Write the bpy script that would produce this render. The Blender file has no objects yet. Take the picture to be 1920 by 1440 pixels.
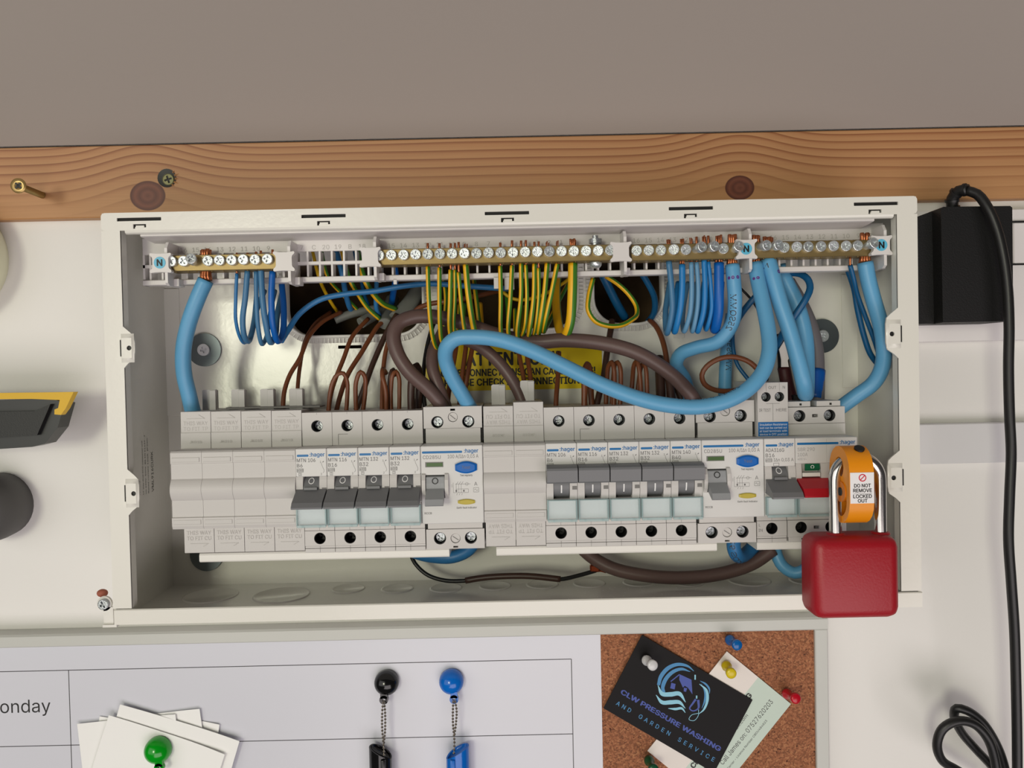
import bpy, bmesh, math, random
import numpy as np
from mathutils.geometry import delaunay_2d_cdt
from mathutils import Vector, Matrix
random.seed(7)
MM = 0.001
# ------------------------------------------------------------------ camera
F = 1480.0
PITCH, YAW, ROLL = -0.0194742, -0.00188695, 0.0215913
CAMLOC = Vector((-1.444, -441.0, 23.877))            # millimetres; y = 0 is the front plane of the enclosure
MCAM = Matrix.Rotation(YAW, 3, 'Z') @ Matrix.Rotation(PITCH, 3, 'X') @ Matrix.Rotation(ROLL, 3, 'Y')
RIGHT, FWD, UP = MCAM.col[0].copy(), MCAM.col[1].copy(), MCAM.col[2].copy()
S = bpy.context.scene
COL = S.collection
cam = bpy.data.cameras.new('camera')
cam.sensor_width = 36.0
cam.lens = 36.0 * F / 1920.0
cam.clip_start = 0.01
camo = bpy.data.objects.new('camera', cam)
COL.objects.link(camo)
R3 = Matrix((RIGHT, UP, -FWD)).transposed()
camo.matrix_world = Matrix.Translation(CAMLOC * MM) @ R3.to_4x4()
S.camera = camo
# ------------------------------------------------------------------ light
S.view_settings.view_transform = 'Standard'
S.view_settings.look = 'None'
S.view_settings.gamma = 1.0
S.view_settings.exposure = -0.22
S.view_settings.use_curve_mapping = False
w = bpy.data.worlds.new('world')
S.world = w
w.use_nodes = True
w.node_tree.nodes['Background'].inputs[0].default_value = (1.0, 0.93, 0.93, 1)
w.node_tree.nodes['Background'].inputs[1].default_value = 0.06


def area(name, loc, target, sx, sy, power, color):
    l = bpy.data.lights.new(name, 'AREA')
    l.shape = 'RECTANGLE'
    l.size, l.size_y, l.energy, l.color = sx, sy, power, color
    o = bpy.data.objects.new(name, l)
    COL.objects.link(o)
    o.location = loc
    d = Vector(target) - Vector(loc)
    o.rotation_euler = d.to_track_quat('-Z', 'Y').to_euler()
    return o


area('window_light', (-1.05, -3.0, 0.15), (0, 0, 0), 0.55, 0.62, 26, (1.0, 1.0, 0.76))
area('soft_left_fill_light', (-1.3, -1.7, 0.05), (0, 0, 0), 2.2, 1.5, 15, (1.0, 0.97, 0.93))  # unseen broad lamp, added for soft ambient light from the left
area('sunlit_floor_light', (0.40, -1.75, -1.05), (0, 0, -0.05), 2.0, 1.2, 26, (1.0, 0.91, 0.91))


# ------------------------------------------------------------------ helpers
def P(px, py, y):
    """point (mm) seen at pixel (px, py) on the plane at depth y"""
    d = FWD * F + RIGHT * (px - 960.0) + UP * (720.0 - py)
    t = (y - CAMLOC.y) / d.y
    return CAMLOC + d * t


def lin(c):
    c = c / 255.0
    return c / 12.92 if c <= 0.04045 else ((c + 0.055) / 1.055) ** 2.4


def rgb(r, g, b):
    return (lin(r), lin(g), lin(b), 1.0)


MATS = {}


def mat(name, col, rough=0.5, metal=0.0, bump=0.0, bscale=400.0, spec=0.5, var=0.0, vscale=120.0, trans=0.0, alpha=1.0, coat=0.0):
    m = bpy.data.materials.new(name)
    m.use_nodes = True
    nt = m.node_tree
    b = nt.nodes['Principled BSDF']
    b.inputs['Base Color'].default_value = col
    b.inputs['Roughness'].default_value = rough
    b.inputs['Metallic'].default_value = metal
    b.inputs['Specular IOR Level'].default_value = spec
    b.inputs['Transmission Weight'].default_value = trans
    b.inputs['Coat Weight'].default_value = coat
    b.inputs['Alpha'].default_value = alpha
    tc = nt.nodes.new('ShaderNodeTexCoord')
    if var > 0:
        n = nt.nodes.new('ShaderNodeTexNoise')
        n.inputs['Scale'].default_value = vscale
        n.inputs['Detail'].default_value = 4
        nt.links.new(tc.outputs['Object'], n.inputs['Vector'])
        mx = nt.nodes.new('ShaderNodeMix')
        mx.data_type = 'RGBA'
        mx.inputs[6].default_value = tuple(c * (1 - var) for c in col[:3]) + (1,)
        mx.inputs[7].default_value = tuple(min(1, c * (1 + var)) for c in col[:3]) + (1,)
        nt.links.new(n.outputs['Fac'], mx.inputs[0])
        nt.links.new(mx.outputs[2], b.inputs['Base Color'])
    if bump > 0:
        n2 = nt.nodes.new('ShaderNodeTexNoise')
        n2.inputs['Scale'].default_value = bscale
        n2.inputs['Detail'].default_value = 2
        nt.links.new(tc.outputs['Object'], n2.inputs['Vector'])
        bp = nt.nodes.new('ShaderNodeBump')
        bp.inputs['Strength'].default_value = bump
        bp.inputs['Distance'].default_value = 0.001
        nt.links.new(n2.outputs['Fac'], bp.inputs['Height'])
        nt.links.new(bp.outputs['Normal'], b.inputs['Normal'])
    MATS[name] = m
    return m


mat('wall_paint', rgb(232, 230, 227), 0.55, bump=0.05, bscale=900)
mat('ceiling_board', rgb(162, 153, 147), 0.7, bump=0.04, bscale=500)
mat('cavity', rgb(84, 66, 46), 0.95, var=0.6, vscale=60, bump=0.8, bscale=90)
mat('enclosure', rgb(230, 228, 220), 0.20, bump=0.05, bscale=380, spec=0.5)
mat('panel_white', rgb(228, 226, 220), 0.35)
mat('carrier', rgb(218, 214, 212), 0.38)
mat('module', rgb(200, 197, 194), 0.5, bump=0.03, bscale=1500)
mat('emboss', rgb(183, 180, 176), 0.55)
mat('module_face', rgb(214, 213, 211), 0.45)
mat('groove', rgb(120, 118, 116), 0.6)
mat('grey_toggle', rgb(112, 113, 116), 0.45)
mat('light_toggle', rgb(150, 152, 155), 0.45)
mat('red_toggle', rgb(178, 18, 36), 0.4)
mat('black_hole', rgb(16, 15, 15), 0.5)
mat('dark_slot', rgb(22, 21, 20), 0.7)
mat('print_grey', rgb(112, 110, 110), 0.6)
mat('print_pale', rgb(158, 156, 156), 0.6)
mat('print_dark', rgb(62, 60, 62), 0.6)
mat('print_black', rgb(18, 17, 18), 0.5)
mat('print_white', rgb(235, 235, 235), 0.5)
mat('brand_blue', rgb(0, 106, 168), 0.45)
mat('sticker_blue', rgb(0, 100, 168), 0.45)
mat('test_blue', rgb(0, 98, 184), 0.3)
mat('green_window', rgb(64, 96, 44), 0.35)
mat('indicator_yellow', rgb(190, 172, 62), 0.3)
mat('green_mark', rgb(0, 96, 62), 0.4)
mat('zinc', rgb(214, 219, 221), 0.30, 0.75, bump=0.25, bscale=1600)
mat('screw_steel', rgb(170, 174, 178), 0.28, 0.85, bump=0.3, bscale=1500)
mat('washer', rgb(118, 126, 130), 0.38, 1.0, var=0.15, vscale=90)
mat('chrome', rgb(215, 212, 208), 0.16, 1.0)
mat('brass', rgb(148, 128, 86), 0.45, 0.8)
mat('gold_screw', rgb(178, 150, 96), 0.34, 0.65)
mat('dull_brass', rgb(120, 118, 84), 0.45, 0.6)
mat('splinter_wood', rgb(196, 150, 104), 0.7)
mat('copper', rgb(188, 116, 78), 0.34, 0.85)
mat('copper_dark', rgb(150, 70, 44), 0.4, 0.9)
for nm, c in dict(blue_cable=(94, 161, 203), blue_mid=(46, 116, 172), blue_dull=(66, 118, 158), blue_bright=(32, 122, 188), blue_grey=(98, 148, 184),
                  blue_royal=(0, 92, 176), blue_dark=(8, 84, 130), brown_tail=(92, 72, 68), brown_wire=(112, 62, 34), brown_dark=(62, 40, 32),
                  maroon=(64, 24, 22), grey_cable=(106, 102, 106), sleeve_blue=(0, 78, 160), black_wire=(20, 20, 21), yellow_plain=(206, 164, 20)).items():
    mat(nm, rgb(*c), 0.42, bump=0.03, bscale=700, var=0.06, vscale=80)
mat('sheath_grey', rgb(120, 122, 116), 0.5)
mat('purple_ink', rgb(92, 44, 128), 0.5)
mat('label_yellow', rgb(236, 206, 0), 0.3)
mat('n_blue', rgb(92, 182, 214), 0.4)
mat('pad_red', rgb(158, 14, 30), 0.42, bump=0.10, bscale=900)
mat('orange', rgb(236, 146, 10), 0.42, bump=0.05, bscale=900)
mat('orange_dark', rgb(214, 120, 8), 0.5)
mat('paper_white', rgb(240, 238, 240), 0.6)
mat('prohibit_red', rgb(206, 44, 66), 0.5)
mat('black_plastic', rgb(11, 11, 12), 0.5, bump=0.12, bscale=1200)
mat('black_gloss', rgb(14, 14, 15), 0.14)
mat('blue_gloss', rgb(4, 104, 200), 0.16)
mat('green_gloss', rgb(0, 152, 22), 0.16)
mat('white_gloss', rgb(214, 214, 216), 0.25)
mat('yellow_gloss', rgb(214, 190, 24), 0.3)
mat('pinblue_gloss', rgb(6, 92, 164), 0.2)
mat('red_gloss', rgb(186, 12, 34), 0.25)
mat('darkgreen_gloss', rgb(4, 78, 46), 0.3)
mat('frame_alu', rgb(196, 197, 192), 0.42, 0.0)
mat('whiteboard', rgb(212, 213, 222), 0.28)
mat('board_line', rgb(58, 56, 58), 0.5)
mat('paper', rgb(244, 244, 242), 0.75)
mat('card_black', rgb(18, 16, 17), 0.5, spec=0.15)
mat('card_white', rgb(230, 222, 216), 0.5)
mat('card_green', rgb(196, 212, 200), 0.5)
mat('card_text', rgb(62, 62, 62), 0.5)
mat('logo_navy', rgb(54, 76, 160), 0.5)
mat('logo_blue', rgb(58, 132, 184), 0.5)
mat('logo_pale', rgb(138, 200, 222), 0.5)
mat('cream', rgb(226, 226, 200), 0.5)
mat('tool_yellow', rgb(214, 170, 0), 0.45)
mat('tool_black', rgb(18, 19, 20), 0.35)
mat('dark_rubber', rgb(82, 80, 80), 0.6)
mat('socket_white', rgb(232, 228, 228), 0.35)
mat('trunk_white', rgb(218, 217, 219), 0.4)
mat('plug_red', rgb(168, 96, 76), 0.6)
mat('bead', rgb(168, 160, 148), 0.25, 1.0)
mat('side_print', rgb(60, 58, 54), 0.5)
mat('clear', rgb(225, 236, 238), 0.10, trans=0.0, alpha=0.22)
mat('clear_edge', rgb(176, 206, 208), 0.10, alpha=0.42)
mat('card_insert', rgb(222, 228, 229), 0.5)


def earth_mat():
    m = bpy.data.materials.new('earth_wire')
    m.use_nodes = True
    nt = m.node_tree
    b = nt.nodes['Principled BSDF']
    b.inputs['Roughness'].default_value = 0.42
    uv = nt.nodes.new('ShaderNodeUVMap')
    sp = nt.nodes.new('ShaderNodeSeparateXYZ')
    rmp = nt.nodes.new('ShaderNodeValToRGB')
    rmp.color_ramp.interpolation = 'CONSTANT'
    e = rmp.color_ramp.elements
    e[0].position, e[0].color = 0.0, rgb(234, 176, 20)
    e[1].position, e[1].color = 0.70, rgb(62, 122, 36)
    nt.links.new(uv.outputs[0], sp.inputs[0])
    nt.links.new(sp.outputs[0], rmp.inputs[0])
    nt.links.new(rmp.outputs[0], b.inputs['Base Color'])
    MATS['earth_wire'] = m


earth_mat()


def wood_mat(knots):
    """pine: growth-ring lines running along x, pushed round the knots"""
    m = bpy.data.materials.new('pine')
    m.use_nodes = True
    nt = m.node_tree
    N, L = nt.nodes, nt.links
    b = N['Principled BSDF']
    b.inputs['Roughness'].default_value = 0.5
    tc = N.new('ShaderNodeTexCoord')
    sep = N.new('ShaderNodeSeparateXYZ')
    L.new(tc.outputs['Object'], sep.inputs[0])

    def math_(op, a, c=None):
        n = N.new('ShaderNodeMath')
        n.operation = op
        for i, v in enumerate((a, c)):
            if v is None:
                continue
            if isinstance(v, (int, float)):
                n.inputs[i].default_value = v
            else:
                L.new(v, n.inputs[i])
        return n.outputs[0]
    x, z = sep.outputs[0], sep.outputs[2]
    n1 = N.new('ShaderNodeTexNoise')
    n1.inputs['Scale'].default_value = 3.0
    n1.inputs['Detail'].default_value = 2
    mp = N.new('ShaderNodeMapping')
    mp.inputs['Scale'].default_value = (1, 1, 5)
    L.new(tc.outputs['Object'], mp.inputs[0])
    L.new(mp.outputs[0], n1.inputs['Vector'])
    zz = math_('ADD', z, math_('MULTIPLY', math_('SUBTRACT', n1.outputs['Fac'], 0.5), 0.011))
    kd = None
    for kx, kz, kr in knots:
        dx = math_('DIVIDE', math_('SUBTRACT', x, kx), 0.035)
        g = math_('POWER', 2.718, math_('MULTIPLY', math_('MULTIPLY', dx, dx), -1.0))
        zz = math_('SUBTRACT', zz, math_('MULTIPLY', g, 0.012))
        ex = math_('DIVIDE', math_('SUBTRACT', x, kx), kr * 1.2)
        ez = math_('DIVIDE', math_('SUBTRACT', z, kz), kr)
        d = math_('SQRT', math_('ADD', math_('MULTIPLY', ex, ex), math_('MULTIPLY', ez, ez)))
        kd = d if kd is None else math_('MINIMUM', kd, d)
    ph = math_('MULTIPLY', math_('ADD', zz, 0.03), 1.0)
    ph = math_('POWER', math_('MAXIMUM', ph, 0.0001), 1.7)
    fr = math_('FRACT', math_('MULTIPLY', ph, 760.0))
    r = N.new('ShaderNodeValToRGB')
    e = r.color_ramp.elements
    e[0].position, e[0].color = 0.0, rgb(190, 142, 98)
    e[1].position, e[1].color = 1.0, rgb(188, 140, 96)
    for p, c in ((0.6, (180, 130, 88)), (0.86, (152, 98, 62)), (0.94, (134, 82, 50))):
        q = r.color_ramp.elements.new(p)
        q.color = rgb(*c)
    L.new(fr, r.inputs[0])
    # growth lines fade out toward the lower, flat-sawn half
    fz = N.new('ShaderNodeMapRange')
    fz.inputs[1].default_value, fz.inputs[2].default_value = 0.004, 0.030
    fz.inputs[3].default_value, fz.inputs[4].default_value = 0.15, 0.95
    L.new(z, fz.inputs[0])
    mf = N.new('ShaderNodeMix')
    mf.data_type = 'RGBA'
    mf.inputs[6].default_value = rgb(190, 142, 96)
    L.new(fz.outputs[0], mf.inputs[0])
    L.new(r.outputs[0], mf.inputs[7])
    # fine streaks
    n2 = N.new('ShaderNodeTexNoise')
    n2.inputs['Scale'].default_value = 40
    mp2 = N.new('ShaderNodeMapping')
    mp2.inputs['Scale'].default_value = (0.5, 1, 30)
    L.new(tc.outputs['Object'], mp2.inputs[0])
    L.new(mp2.outputs[0], n2.inputs['Vector'])
    mx = N.new('ShaderNodeMix')
    mx.data_type = 'RGBA'
    mx.blend_type = 'MULTIPLY'
    mx.inputs[0].default_value = 0.35
    L.new(mf.outputs[2], mx.inputs[6])
    cr2 = N.new('ShaderNodeValToRGB')
    cr2.color_ramp.elements[0].color = (0.5, 0.45, 0.4, 1)
    cr2.color_ramp.elements[1].color = (1, 1, 1, 1)
    L.new(n2.outputs['Fac'], cr2.inputs[0])
    L.new(cr2.outputs[0], mx.inputs[7])
    # knots
    kr_ = N.new('ShaderNodeValToRGB')
    ke = kr_.color_ramp.elements
    ke[0].position, ke[0].color = 0.0, rgb(104, 58, 44)
    ke[1].position, ke[1].color = 1.0, rgb(124, 72, 50)
    for p, c in ((0.25, (120, 70, 54)), (0.45, (96, 52, 40)), (0.7, (122, 70, 52)), (0.93, (84, 44, 34))):
        q = ke.new(p)
        q.color = rgb(*c)
    L.new(kd, kr_.inputs[0])
    msk = N.new('ShaderNodeValToRGB')
    msk.color_ramp.elements[0].position, msk.color_ramp.elements[0].color = 0.95, (1, 1, 1, 1)
    msk.color_ramp.elements[1].position, msk.color_ramp.elements[1].color = 1.08, (0, 0, 0, 1)
    L.new(kd, msk.inputs[0])
    mk = N.new('ShaderNodeMix')
    mk.data_type = 'RGBA'
    L.new(msk.outputs[0], mk.inputs[0])
    L.new(mx.outputs[2], mk.inputs[6])
    L.new(kr_.outputs[0], mk.inputs[7])
    L.new(mk.outputs[2], b.inputs['Base Color'])
    MATS['pine'] = m


def cork_mat():
    m = bpy.data.materials.new('cork')
    m.use_nodes = True
    nt = m.node_tree
    N, L = nt.nodes, nt.links
    b = N['Principled BSDF']
    b.inputs['Roughness'].default_value = 0.85
    tc = N.new('ShaderNodeTexCoord')
    v = N.new('ShaderNodeTexVoronoi')
    v.inputs['Scale'].default_value = 1100
    L.new(tc.outputs['Object'], v.inputs['Vector'])
    r = N.new('ShaderNodeValToRGB')
    e = r.color_ramp.elements
    e[0].color, e[1].color = rgb(116, 72, 48), rgb(176, 122, 84)
    q = e.new(0.4)
    q.color = rgb(142, 88, 58)
    q = e.new(0.75)
    q.color = rgb(160, 102, 70)
    sx = N.new('ShaderNodeSeparateColor')
    L.new(v.outputs['Color'], sx.inputs[0])
    L.new(sx.outputs[0], r.inputs[0])
    n = N.new('ShaderNodeTexNoise')
    n.inputs['Scale'].default_value = 520
    n.inputs['Detail'].default_value = 2
    L.new(tc.outputs['Object'], n.inputs['Vector'])
    pr = N.new('ShaderNodeValToRGB')
    pr.color_ramp.elements[0].position, pr.color_ramp.elements[0].color = 0.27, (0.2, 0.12, 0.09, 1)
    pr.color_ramp.elements[1].position, pr.color_ramp.elements[1].color = 0.34, (1, 1, 1, 1)
    L.new(n.outputs['Fac'], pr.inputs[0])
    mx = N.new('ShaderNodeMix')
    mx.data_type = 'RGBA'
    mx.blend_type = 'MULTIPLY'
    mx.inputs[0].default_value = 1.0
    L.new(r.outputs[0], mx.inputs[6])
    L.new(pr.outputs[0], mx.inputs[7])
    L.new(mx.outputs[2], b.inputs['Base Color'])
    bp = N.new('ShaderNodeBump')
    bp.inputs['Strength'].default_value = 0.4
    bp.inputs['Distance'].default_value = 0.0005
    L.new(sx.outputs[0], bp.inputs['Height'])
    L.new(bp.outputs[0], b.inputs['Normal'])
    MATS['cork'] = m


cork_mat()


class MB:
    """collects geometry in millimetres"""

    def __init__(self):
        self.v, self.f, self.uv, self.smooth = [], [], {}, []

    def add(self, vs, fs, smooth=False):
        o = len(self.v)
        self.v += [Vector(p) for p in vs]
        for f in fs:
            self.f.append([i + o for i in f])
            self.smooth.append(smooth)
        return self

    def box(self, x0, x1, y0, y1, z0, z1, bev=0.0, seg=1):
        x0, x1 = min(x0, x1), max(x0, x1)
        y0, y1 = min(y0, y1), max(y0, y1)
        z0, z1 = min(z0, z1), max(z0, z1)
        vs = [(x, y, z) for x in (x0, x1) for y in (y0, y1) for z in (z0, z1)]
        fs = [(0, 1, 3, 2), (4, 6, 7, 5), (0, 4, 5, 1), (2, 3, 7, 6), (0, 2, 6, 4), (1, 5, 7, 3)]
        if bev <= 0:
            return self.add(vs, fs)
        bm = bmesh.new()
        bv = [bm.verts.new(p) for p in vs]
        for f in fs:
            bm.faces.new([bv[i] for i in f])
        bmesh.ops.bevel(bm, geom=list(bm.edges), offset=bev, segments=seg, affect='EDGES', profile=0.5)
        return self.addbm(bm, seg > 1)

    def addbm(self, bm, smooth=False, M=None):
        bm.verts.index_update()
        vs = [(M @ v.co) if M else v.co.copy() for v in bm.verts]
        self.add(vs, [[v.index for v in f.verts] for f in bm.faces], smooth)
        bm.free()
        return self

    def prism(self, poly, a0, a1, axis='x', smooth=False):
        """extrude a 2-D polygon: axis x -> poly is (y,z); axis y -> (x,z); axis z -> (x,y)"""
        n = len(poly)

        def p3(p, a):
            return {'x': (a, p[0], p[1]), 'y': (p[0], a, p[1]), 'z': (p[0], p[1], a)}[axis]
        vs = [p3(p, a0) for p in poly] + [p3(p, a1) for p in poly]
        self.add(vs, [list(range(n))[::-1], list(range(n, 2 * n))])
        o = len(self.v) - 2 * n
        for i in range(n):
            j = (i + 1) % n
            self.f.append([o + i, o + j, o + n + j, o + n + i])
            self.smooth.append(smooth)
        return self

    def plate(self, outer, holes, a0, a1, axis='y'):
        """polygon with holes, extruded"""
        bm = bmesh.new()
        loops = [outer] + holes
        for lp in loops:
            vv = [bm.verts.new((p[0], p[1], 0)) for p in lp]
            for i in range(len(vv)):
                bm.edges.new((vv[i], vv[(i + 1) % len(vv)]))
        bmesh.ops.triangle_fill(bm, use_beauty=True, use_dissolve=False, edges=list(bm.edges), normal=(0, 0, 1))
        bm.verts.index_update()
        pts = [v.co.copy() for v in bm.verts]
        tris = [[v.index for v in f.verts] for f in bm.faces]
        bm.free()

        def p3(p, a):
            return {'x': (a, p[0], p[1]), 'y': (p[0], a, p[1]), 'z': (p[0], p[1], a)}[axis]
        self.add([p3(p, a0) for p in pts], tris)
        self.add([p3(p, a1) for p in pts], [t[::-1] for t in tris])
        for lp in loops:
            n = len(lp)
            self.add([p3(p, a0) for p in lp] + [p3(p, a1) for p in lp],
                     [[i, (i + 1) % n, n + (i + 1) % n, n + i] for i in range(n)], n > 12)
        return self

    def cyl(self, c, ax, r, h, n=20, r2=None, caps=True):
        """cylinder / cone from c along ax by h"""
        ax = Vector(ax).normalized()
        u = ax.orthogonal().normalized()
        v = ax.cross(u)
        c = Vector(c)
        r2 = r if r2 is None else r2
        a = [c + (u * math.cos(t) + v * math.sin(t)) * r for t in [2 * math.pi * i / n for i in range(n)]]
        b = [c + ax * h + (u * math.cos(t) + v * math.sin(t)) * r2 for t in [2 * math.pi * i / n for i in range(n)]]
        self.add(a + b, [[i, (i + 1) % n, n + (i + 1) % n, n + i] for i in range(n)], True)
        if caps:
            self.add(a, [list(range(n))[::-1]])
            self.add(b, [list(range(n))])
        return self

    def lathe(self, c, ax, prof, n=24):
        """prof: list of (r, h) along ax from c"""
        ax = Vector(ax).normalized()
        u = ax.orthogonal().normalized()
        v = ax.cross(u)
        c = Vector(c)
        vs, fs = [], []
        for r, h in prof:
            vs += [c + ax * h + (u * math.cos(2 * math.pi * i / n) + v * math.sin(2 * math.pi * i / n)) * r for i in range(n)]
        for k in range(len(prof) - 1):
            fs += [[k * n + i, k * n + (i + 1) % n, (k + 1) * n + (i + 1) % n, (k + 1) * n + i] for i in range(n)]
        self.add(vs, fs, True)
        return self

    def sphere(self, c, r, n=20, sc=(1, 1, 1)):
        c = Vector(c)
        m = n // 2
        vs, fs = [], []
        for j in range(m + 1):
            th = math.pi * j / m
            for i in range(n):
                ph = 2 * math.pi * i / n
                vs.append(c + Vector((r * sc[0] * math.sin(th) * math.cos(ph), r * sc[1] * math.cos(th), r * sc[2] * math.sin(th) * math.sin(ph))))
        for j in range(m):
            fs += [[j * n + i, j * n + (i + 1) % n, (j + 1) * n + (i + 1) % n, (j + 1) * n + i] for i in range(n)]
        return self.add(vs, fs, True)

    def tube(self, pts, r, n=12, frames=None, rot=0.0, caps=True, flat=1.0):
        fr = frames or sweep(pts)
        o = len(self.v)
        m = len(fr)
        rs = r if isinstance(r, (list, tuple)) else [r] * m
        ln = 0.0
        for k, (p, t, e1, e2) in enumerate(fr):
            if k:
                ln += (p - fr[k - 1][0]).length
            for i in range(n):
                a = 2 * math.pi * i / n
                self.v.append(p + e1 * (math.cos(a) * rs[k]) + e2 * (math.sin(a) * rs[k] * flat))
        for k in range(m - 1):
            for i in range(n):
                j = (i + 1) % n
                self.uv[len(self.f)] = [((i / n) + rot, k), (((i + 1) / n) + rot, k), (((i + 1) / n) + rot, k + 1), ((i / n) + rot, k + 1)]
                self.f.append([o + k * n + i, o + k * n + j, o + (k + 1) * n + j, o + (k + 1) * n + i])
                self.smooth.append(True)
        if caps:
            self.f.append([o + i for i in range(n)][::-1])
            self.f.append([o + (m - 1) * n + i for i in range(n)])
            self.smooth += [False, False]
        return self

    def text(self, s, h, org, u=(1, 0, 0), v=(0, 0, 1), w=None, align='L', bold=0.0, fn=None):
        vs, fs, ww = text_geo(s, bold)
        u, v, org = Vector(u), Vector(v), Vector(org)
        sy = h / CAP
        sx = (w / ww) if w else sy
        tw = ww * sx
        off = {'L': 0.0, 'C': -tw / 2, 'R': -tw}[align]
        if fn:
            pts = [fn(p[0] * sx + off, p[1] * sy) for p in vs]
        else:
            nn_ = u.cross(v).normalized() * .015
            pts = [org + u * (p[0] * sx + off) + v * (p[1] * sy) + nn_ * p[2] for p in vs]
        return self.add(pts, fs)

    def build(self, name, m, parent=None, origin=None):
        me = bpy.data.meshes.new(name)
        if parent is not None:
            org = WORLD[parent.name]
        elif origin is not None:
            org = Vector(origin)
        else:
            xs = [p.x for p in self.v]
            ys = [p.y for p in self.v]
            zs = [p.z for p in self.v]
            org = Vector(((min(xs) + max(xs)) / 2, (min(ys) + max(ys)) / 2, min(zs)))
        me.from_pydata([(p - org) * MM for p in self.v], [], self.f)
        for pl, s in zip(me.polygons, self.smooth):
            pl.use_smooth = s
        if self.uv:
            ul = me.uv_layers.new(name='UVMap')
            for fi, uvs in self.uv.items():
                ls = me.polygons[fi].loop_start
                for k, q in enumerate(uvs):
                    ul.data[ls + k].uv = q
        bm = bmesh.new()
        bm.from_mesh(me)
        bmesh.ops.recalc_face_normals(bm, faces=list(bm.faces))
        bm.to_mesh(me)
        bm.free()
        me.materials.append(MATS[m])
        o = bpy.data.objects.new(name, me)
        COL.objects.link(o)
        if parent is not None:
            o.parent = parent
            WORLD[o.name] = org.copy()
        else:
            o.location = org * MM
            WORLD[o.name] = org.copy()
        return o


WORLD = {}
CAP = 1.0
TCACHE = {}


try:                                    # Blender's own interface typeface when it is there, else the built-in one
    import os
    FONT = bpy.data.fonts.load(os.path.join(bpy.utils.system_resource('DATAFILES', path='fonts'), 'Inter.woff2'))
except Exception:
    FONT = None


def text_geo(s, bold=0.0):
    k = (s, bold)
    if k not in TCACHE:
        c = bpy.data.curves.new('t', 'FONT')
        c.body = s
        c.size = 1.0
        c.resolution_u = 3
        if FONT:
            c.font = FONT
        o = bpy.data.objects.new('t', c)
        c.fill_mode = 'NONE'
        me = o.to_mesh()
        ov = [Vector((v.co.x, v.co.y)) for v in me.vertices]
        oe = [(min(e.vertices), max(e.vertices)) if abs(e.vertices[0] - e.vertices[1]) == 1 else (max(e.vertices), min(e.vertices)) for e in me.edges]
        o.to_mesh_clear()
        bpy.data.objects.remove(o)
        bpy.data.curves.remove(c)
        # triangulate the outlines and keep what lies inside by winding number (contours of a letter may overlap)
        res = delaunay_2d_cdt(ov, oe, [], 0, 1e-6)
        tv = np.array([(p.x, p.y) for p in res[0]])
        tf = np.array([f for f in res[2]])
        cen = tv[tf].mean(axis=1)
        wn = np.zeros(len(tf), int)
        for i, j in oe:
            x0_, y0_, x1_, y1_ = ov[i].x, ov[i].y, ov[j].x, ov[j].y
            side = (x1_ - x0_) * (cen[:, 1] - y0_) - (cen[:, 0] - x0_) * (y1_ - y0_)
            wn += ((y0_ <= cen[:, 1]) & (y1_ > cen[:, 1]) & (side > 0)).astype(int)
            wn -= ((y0_ > cen[:, 1]) & (y1_ <= cen[:, 1]) & (side < 0)).astype(int)
        vs = [(float(p[0]), float(p[1]), 0) for p in tv]
        fs = [[int(i) for i in f] for f, k_ in zip(tf, wn) if k_ != 0]
        if bold > 0:
            n0 = len(vs)
            base, bf = vs[:], fs[:]
            for lay, (dx, dy) in enumerate(((bold, 0), (-bold, 0), (0, bold * .7), (0, -bold * .7))):
                o2 = len(vs)
                vs = vs + [(p[0] + dx, p[1] + dy, p[2] + lay + 1) for p in base]
                fs = fs + [[i + o2 for i in f] for f in bf]
        mn = min(p[0] for p in vs)
        mx_ = max(p[0] for p in vs)
        TCACHE[k] = ([(p[0] - mn, p[1], p[2]) for p in vs], fs, mx_ - mn)
    return TCACHE[k]


CAP = max(p[1] for p in text_geo('H')[0])


def spline(pts, step=2.0):
    """Catmull-Rom (centripetal-like) through points in mm"""
    pts = [Vector(p) for p in pts]
    if len(pts) == 2:
        pts = [pts[0], (pts[0] + pts[1]) / 2, pts[1]]
    ext = [pts[0] * 2 - pts[1]] + pts + [pts[-1] * 2 - pts[-2]]
    out = []
    for i in range(1, len(ext) - 2):
        p0, p1, p2, p3 = ext[i - 1:i + 3]
        d0, d1, d2 = max((p1 - p0).length, .01) ** .5, max((p2 - p1).length, .01) ** .5, max((p3 - p2).length, .01) ** .5
        m1 = (p2 - p1) + ((p1 - p0) / d0 - (p2 - p0) / (d0 + d1)) * d1
        m2 = (p2 - p1) + ((p3 - p2) / d2 - (p3 - p1) / (d1 + d2)) * d1
        n = max(2, int((p2 - p1).length / step))
        for k in range(n):
            t = k / n
            t2, t3 = t * t, t * t * t
            out.append(p1 * (2 * t3 - 3 * t2 + 1) + m1 * (t3 - 2 * t2 + t) + p2 * (-2 * t3 + 3 * t2) + m2 * (t3 - t2))
    out.append(pts[-1])
    return out


def sweep(pts):
    """frames (p, tangent, e1, e2) along a polyline, e1 starts toward the viewer"""
    n = len(pts)
    fr = []
    e1 = None
    for k in range(n):
        t = (pts[min(k + 1, n - 1)] - pts[max(k - 1, 0)])
        t = t.normalized() if t.length > 1e-6 else Vector((0, 0, -1))
        if e1 is None:
            e1 = Vector((0, -1, 0))
            if abs(t.y) > 0.95:
                e1 = Vector((0, 0, 1))
        e1 = (e1 - t * e1.dot(t))
        e1 = e1.normalized() if e1.length > 1e-5 else t.orthogonal().normalized()
        fr.append((pts[k], t, e1, t.cross(e1)))
    return fr


def tag(o, label, cat, group=None):
    o['label'] = label
    o['category'] = cat
    if group:
        o['group'] = group
    return o


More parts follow.
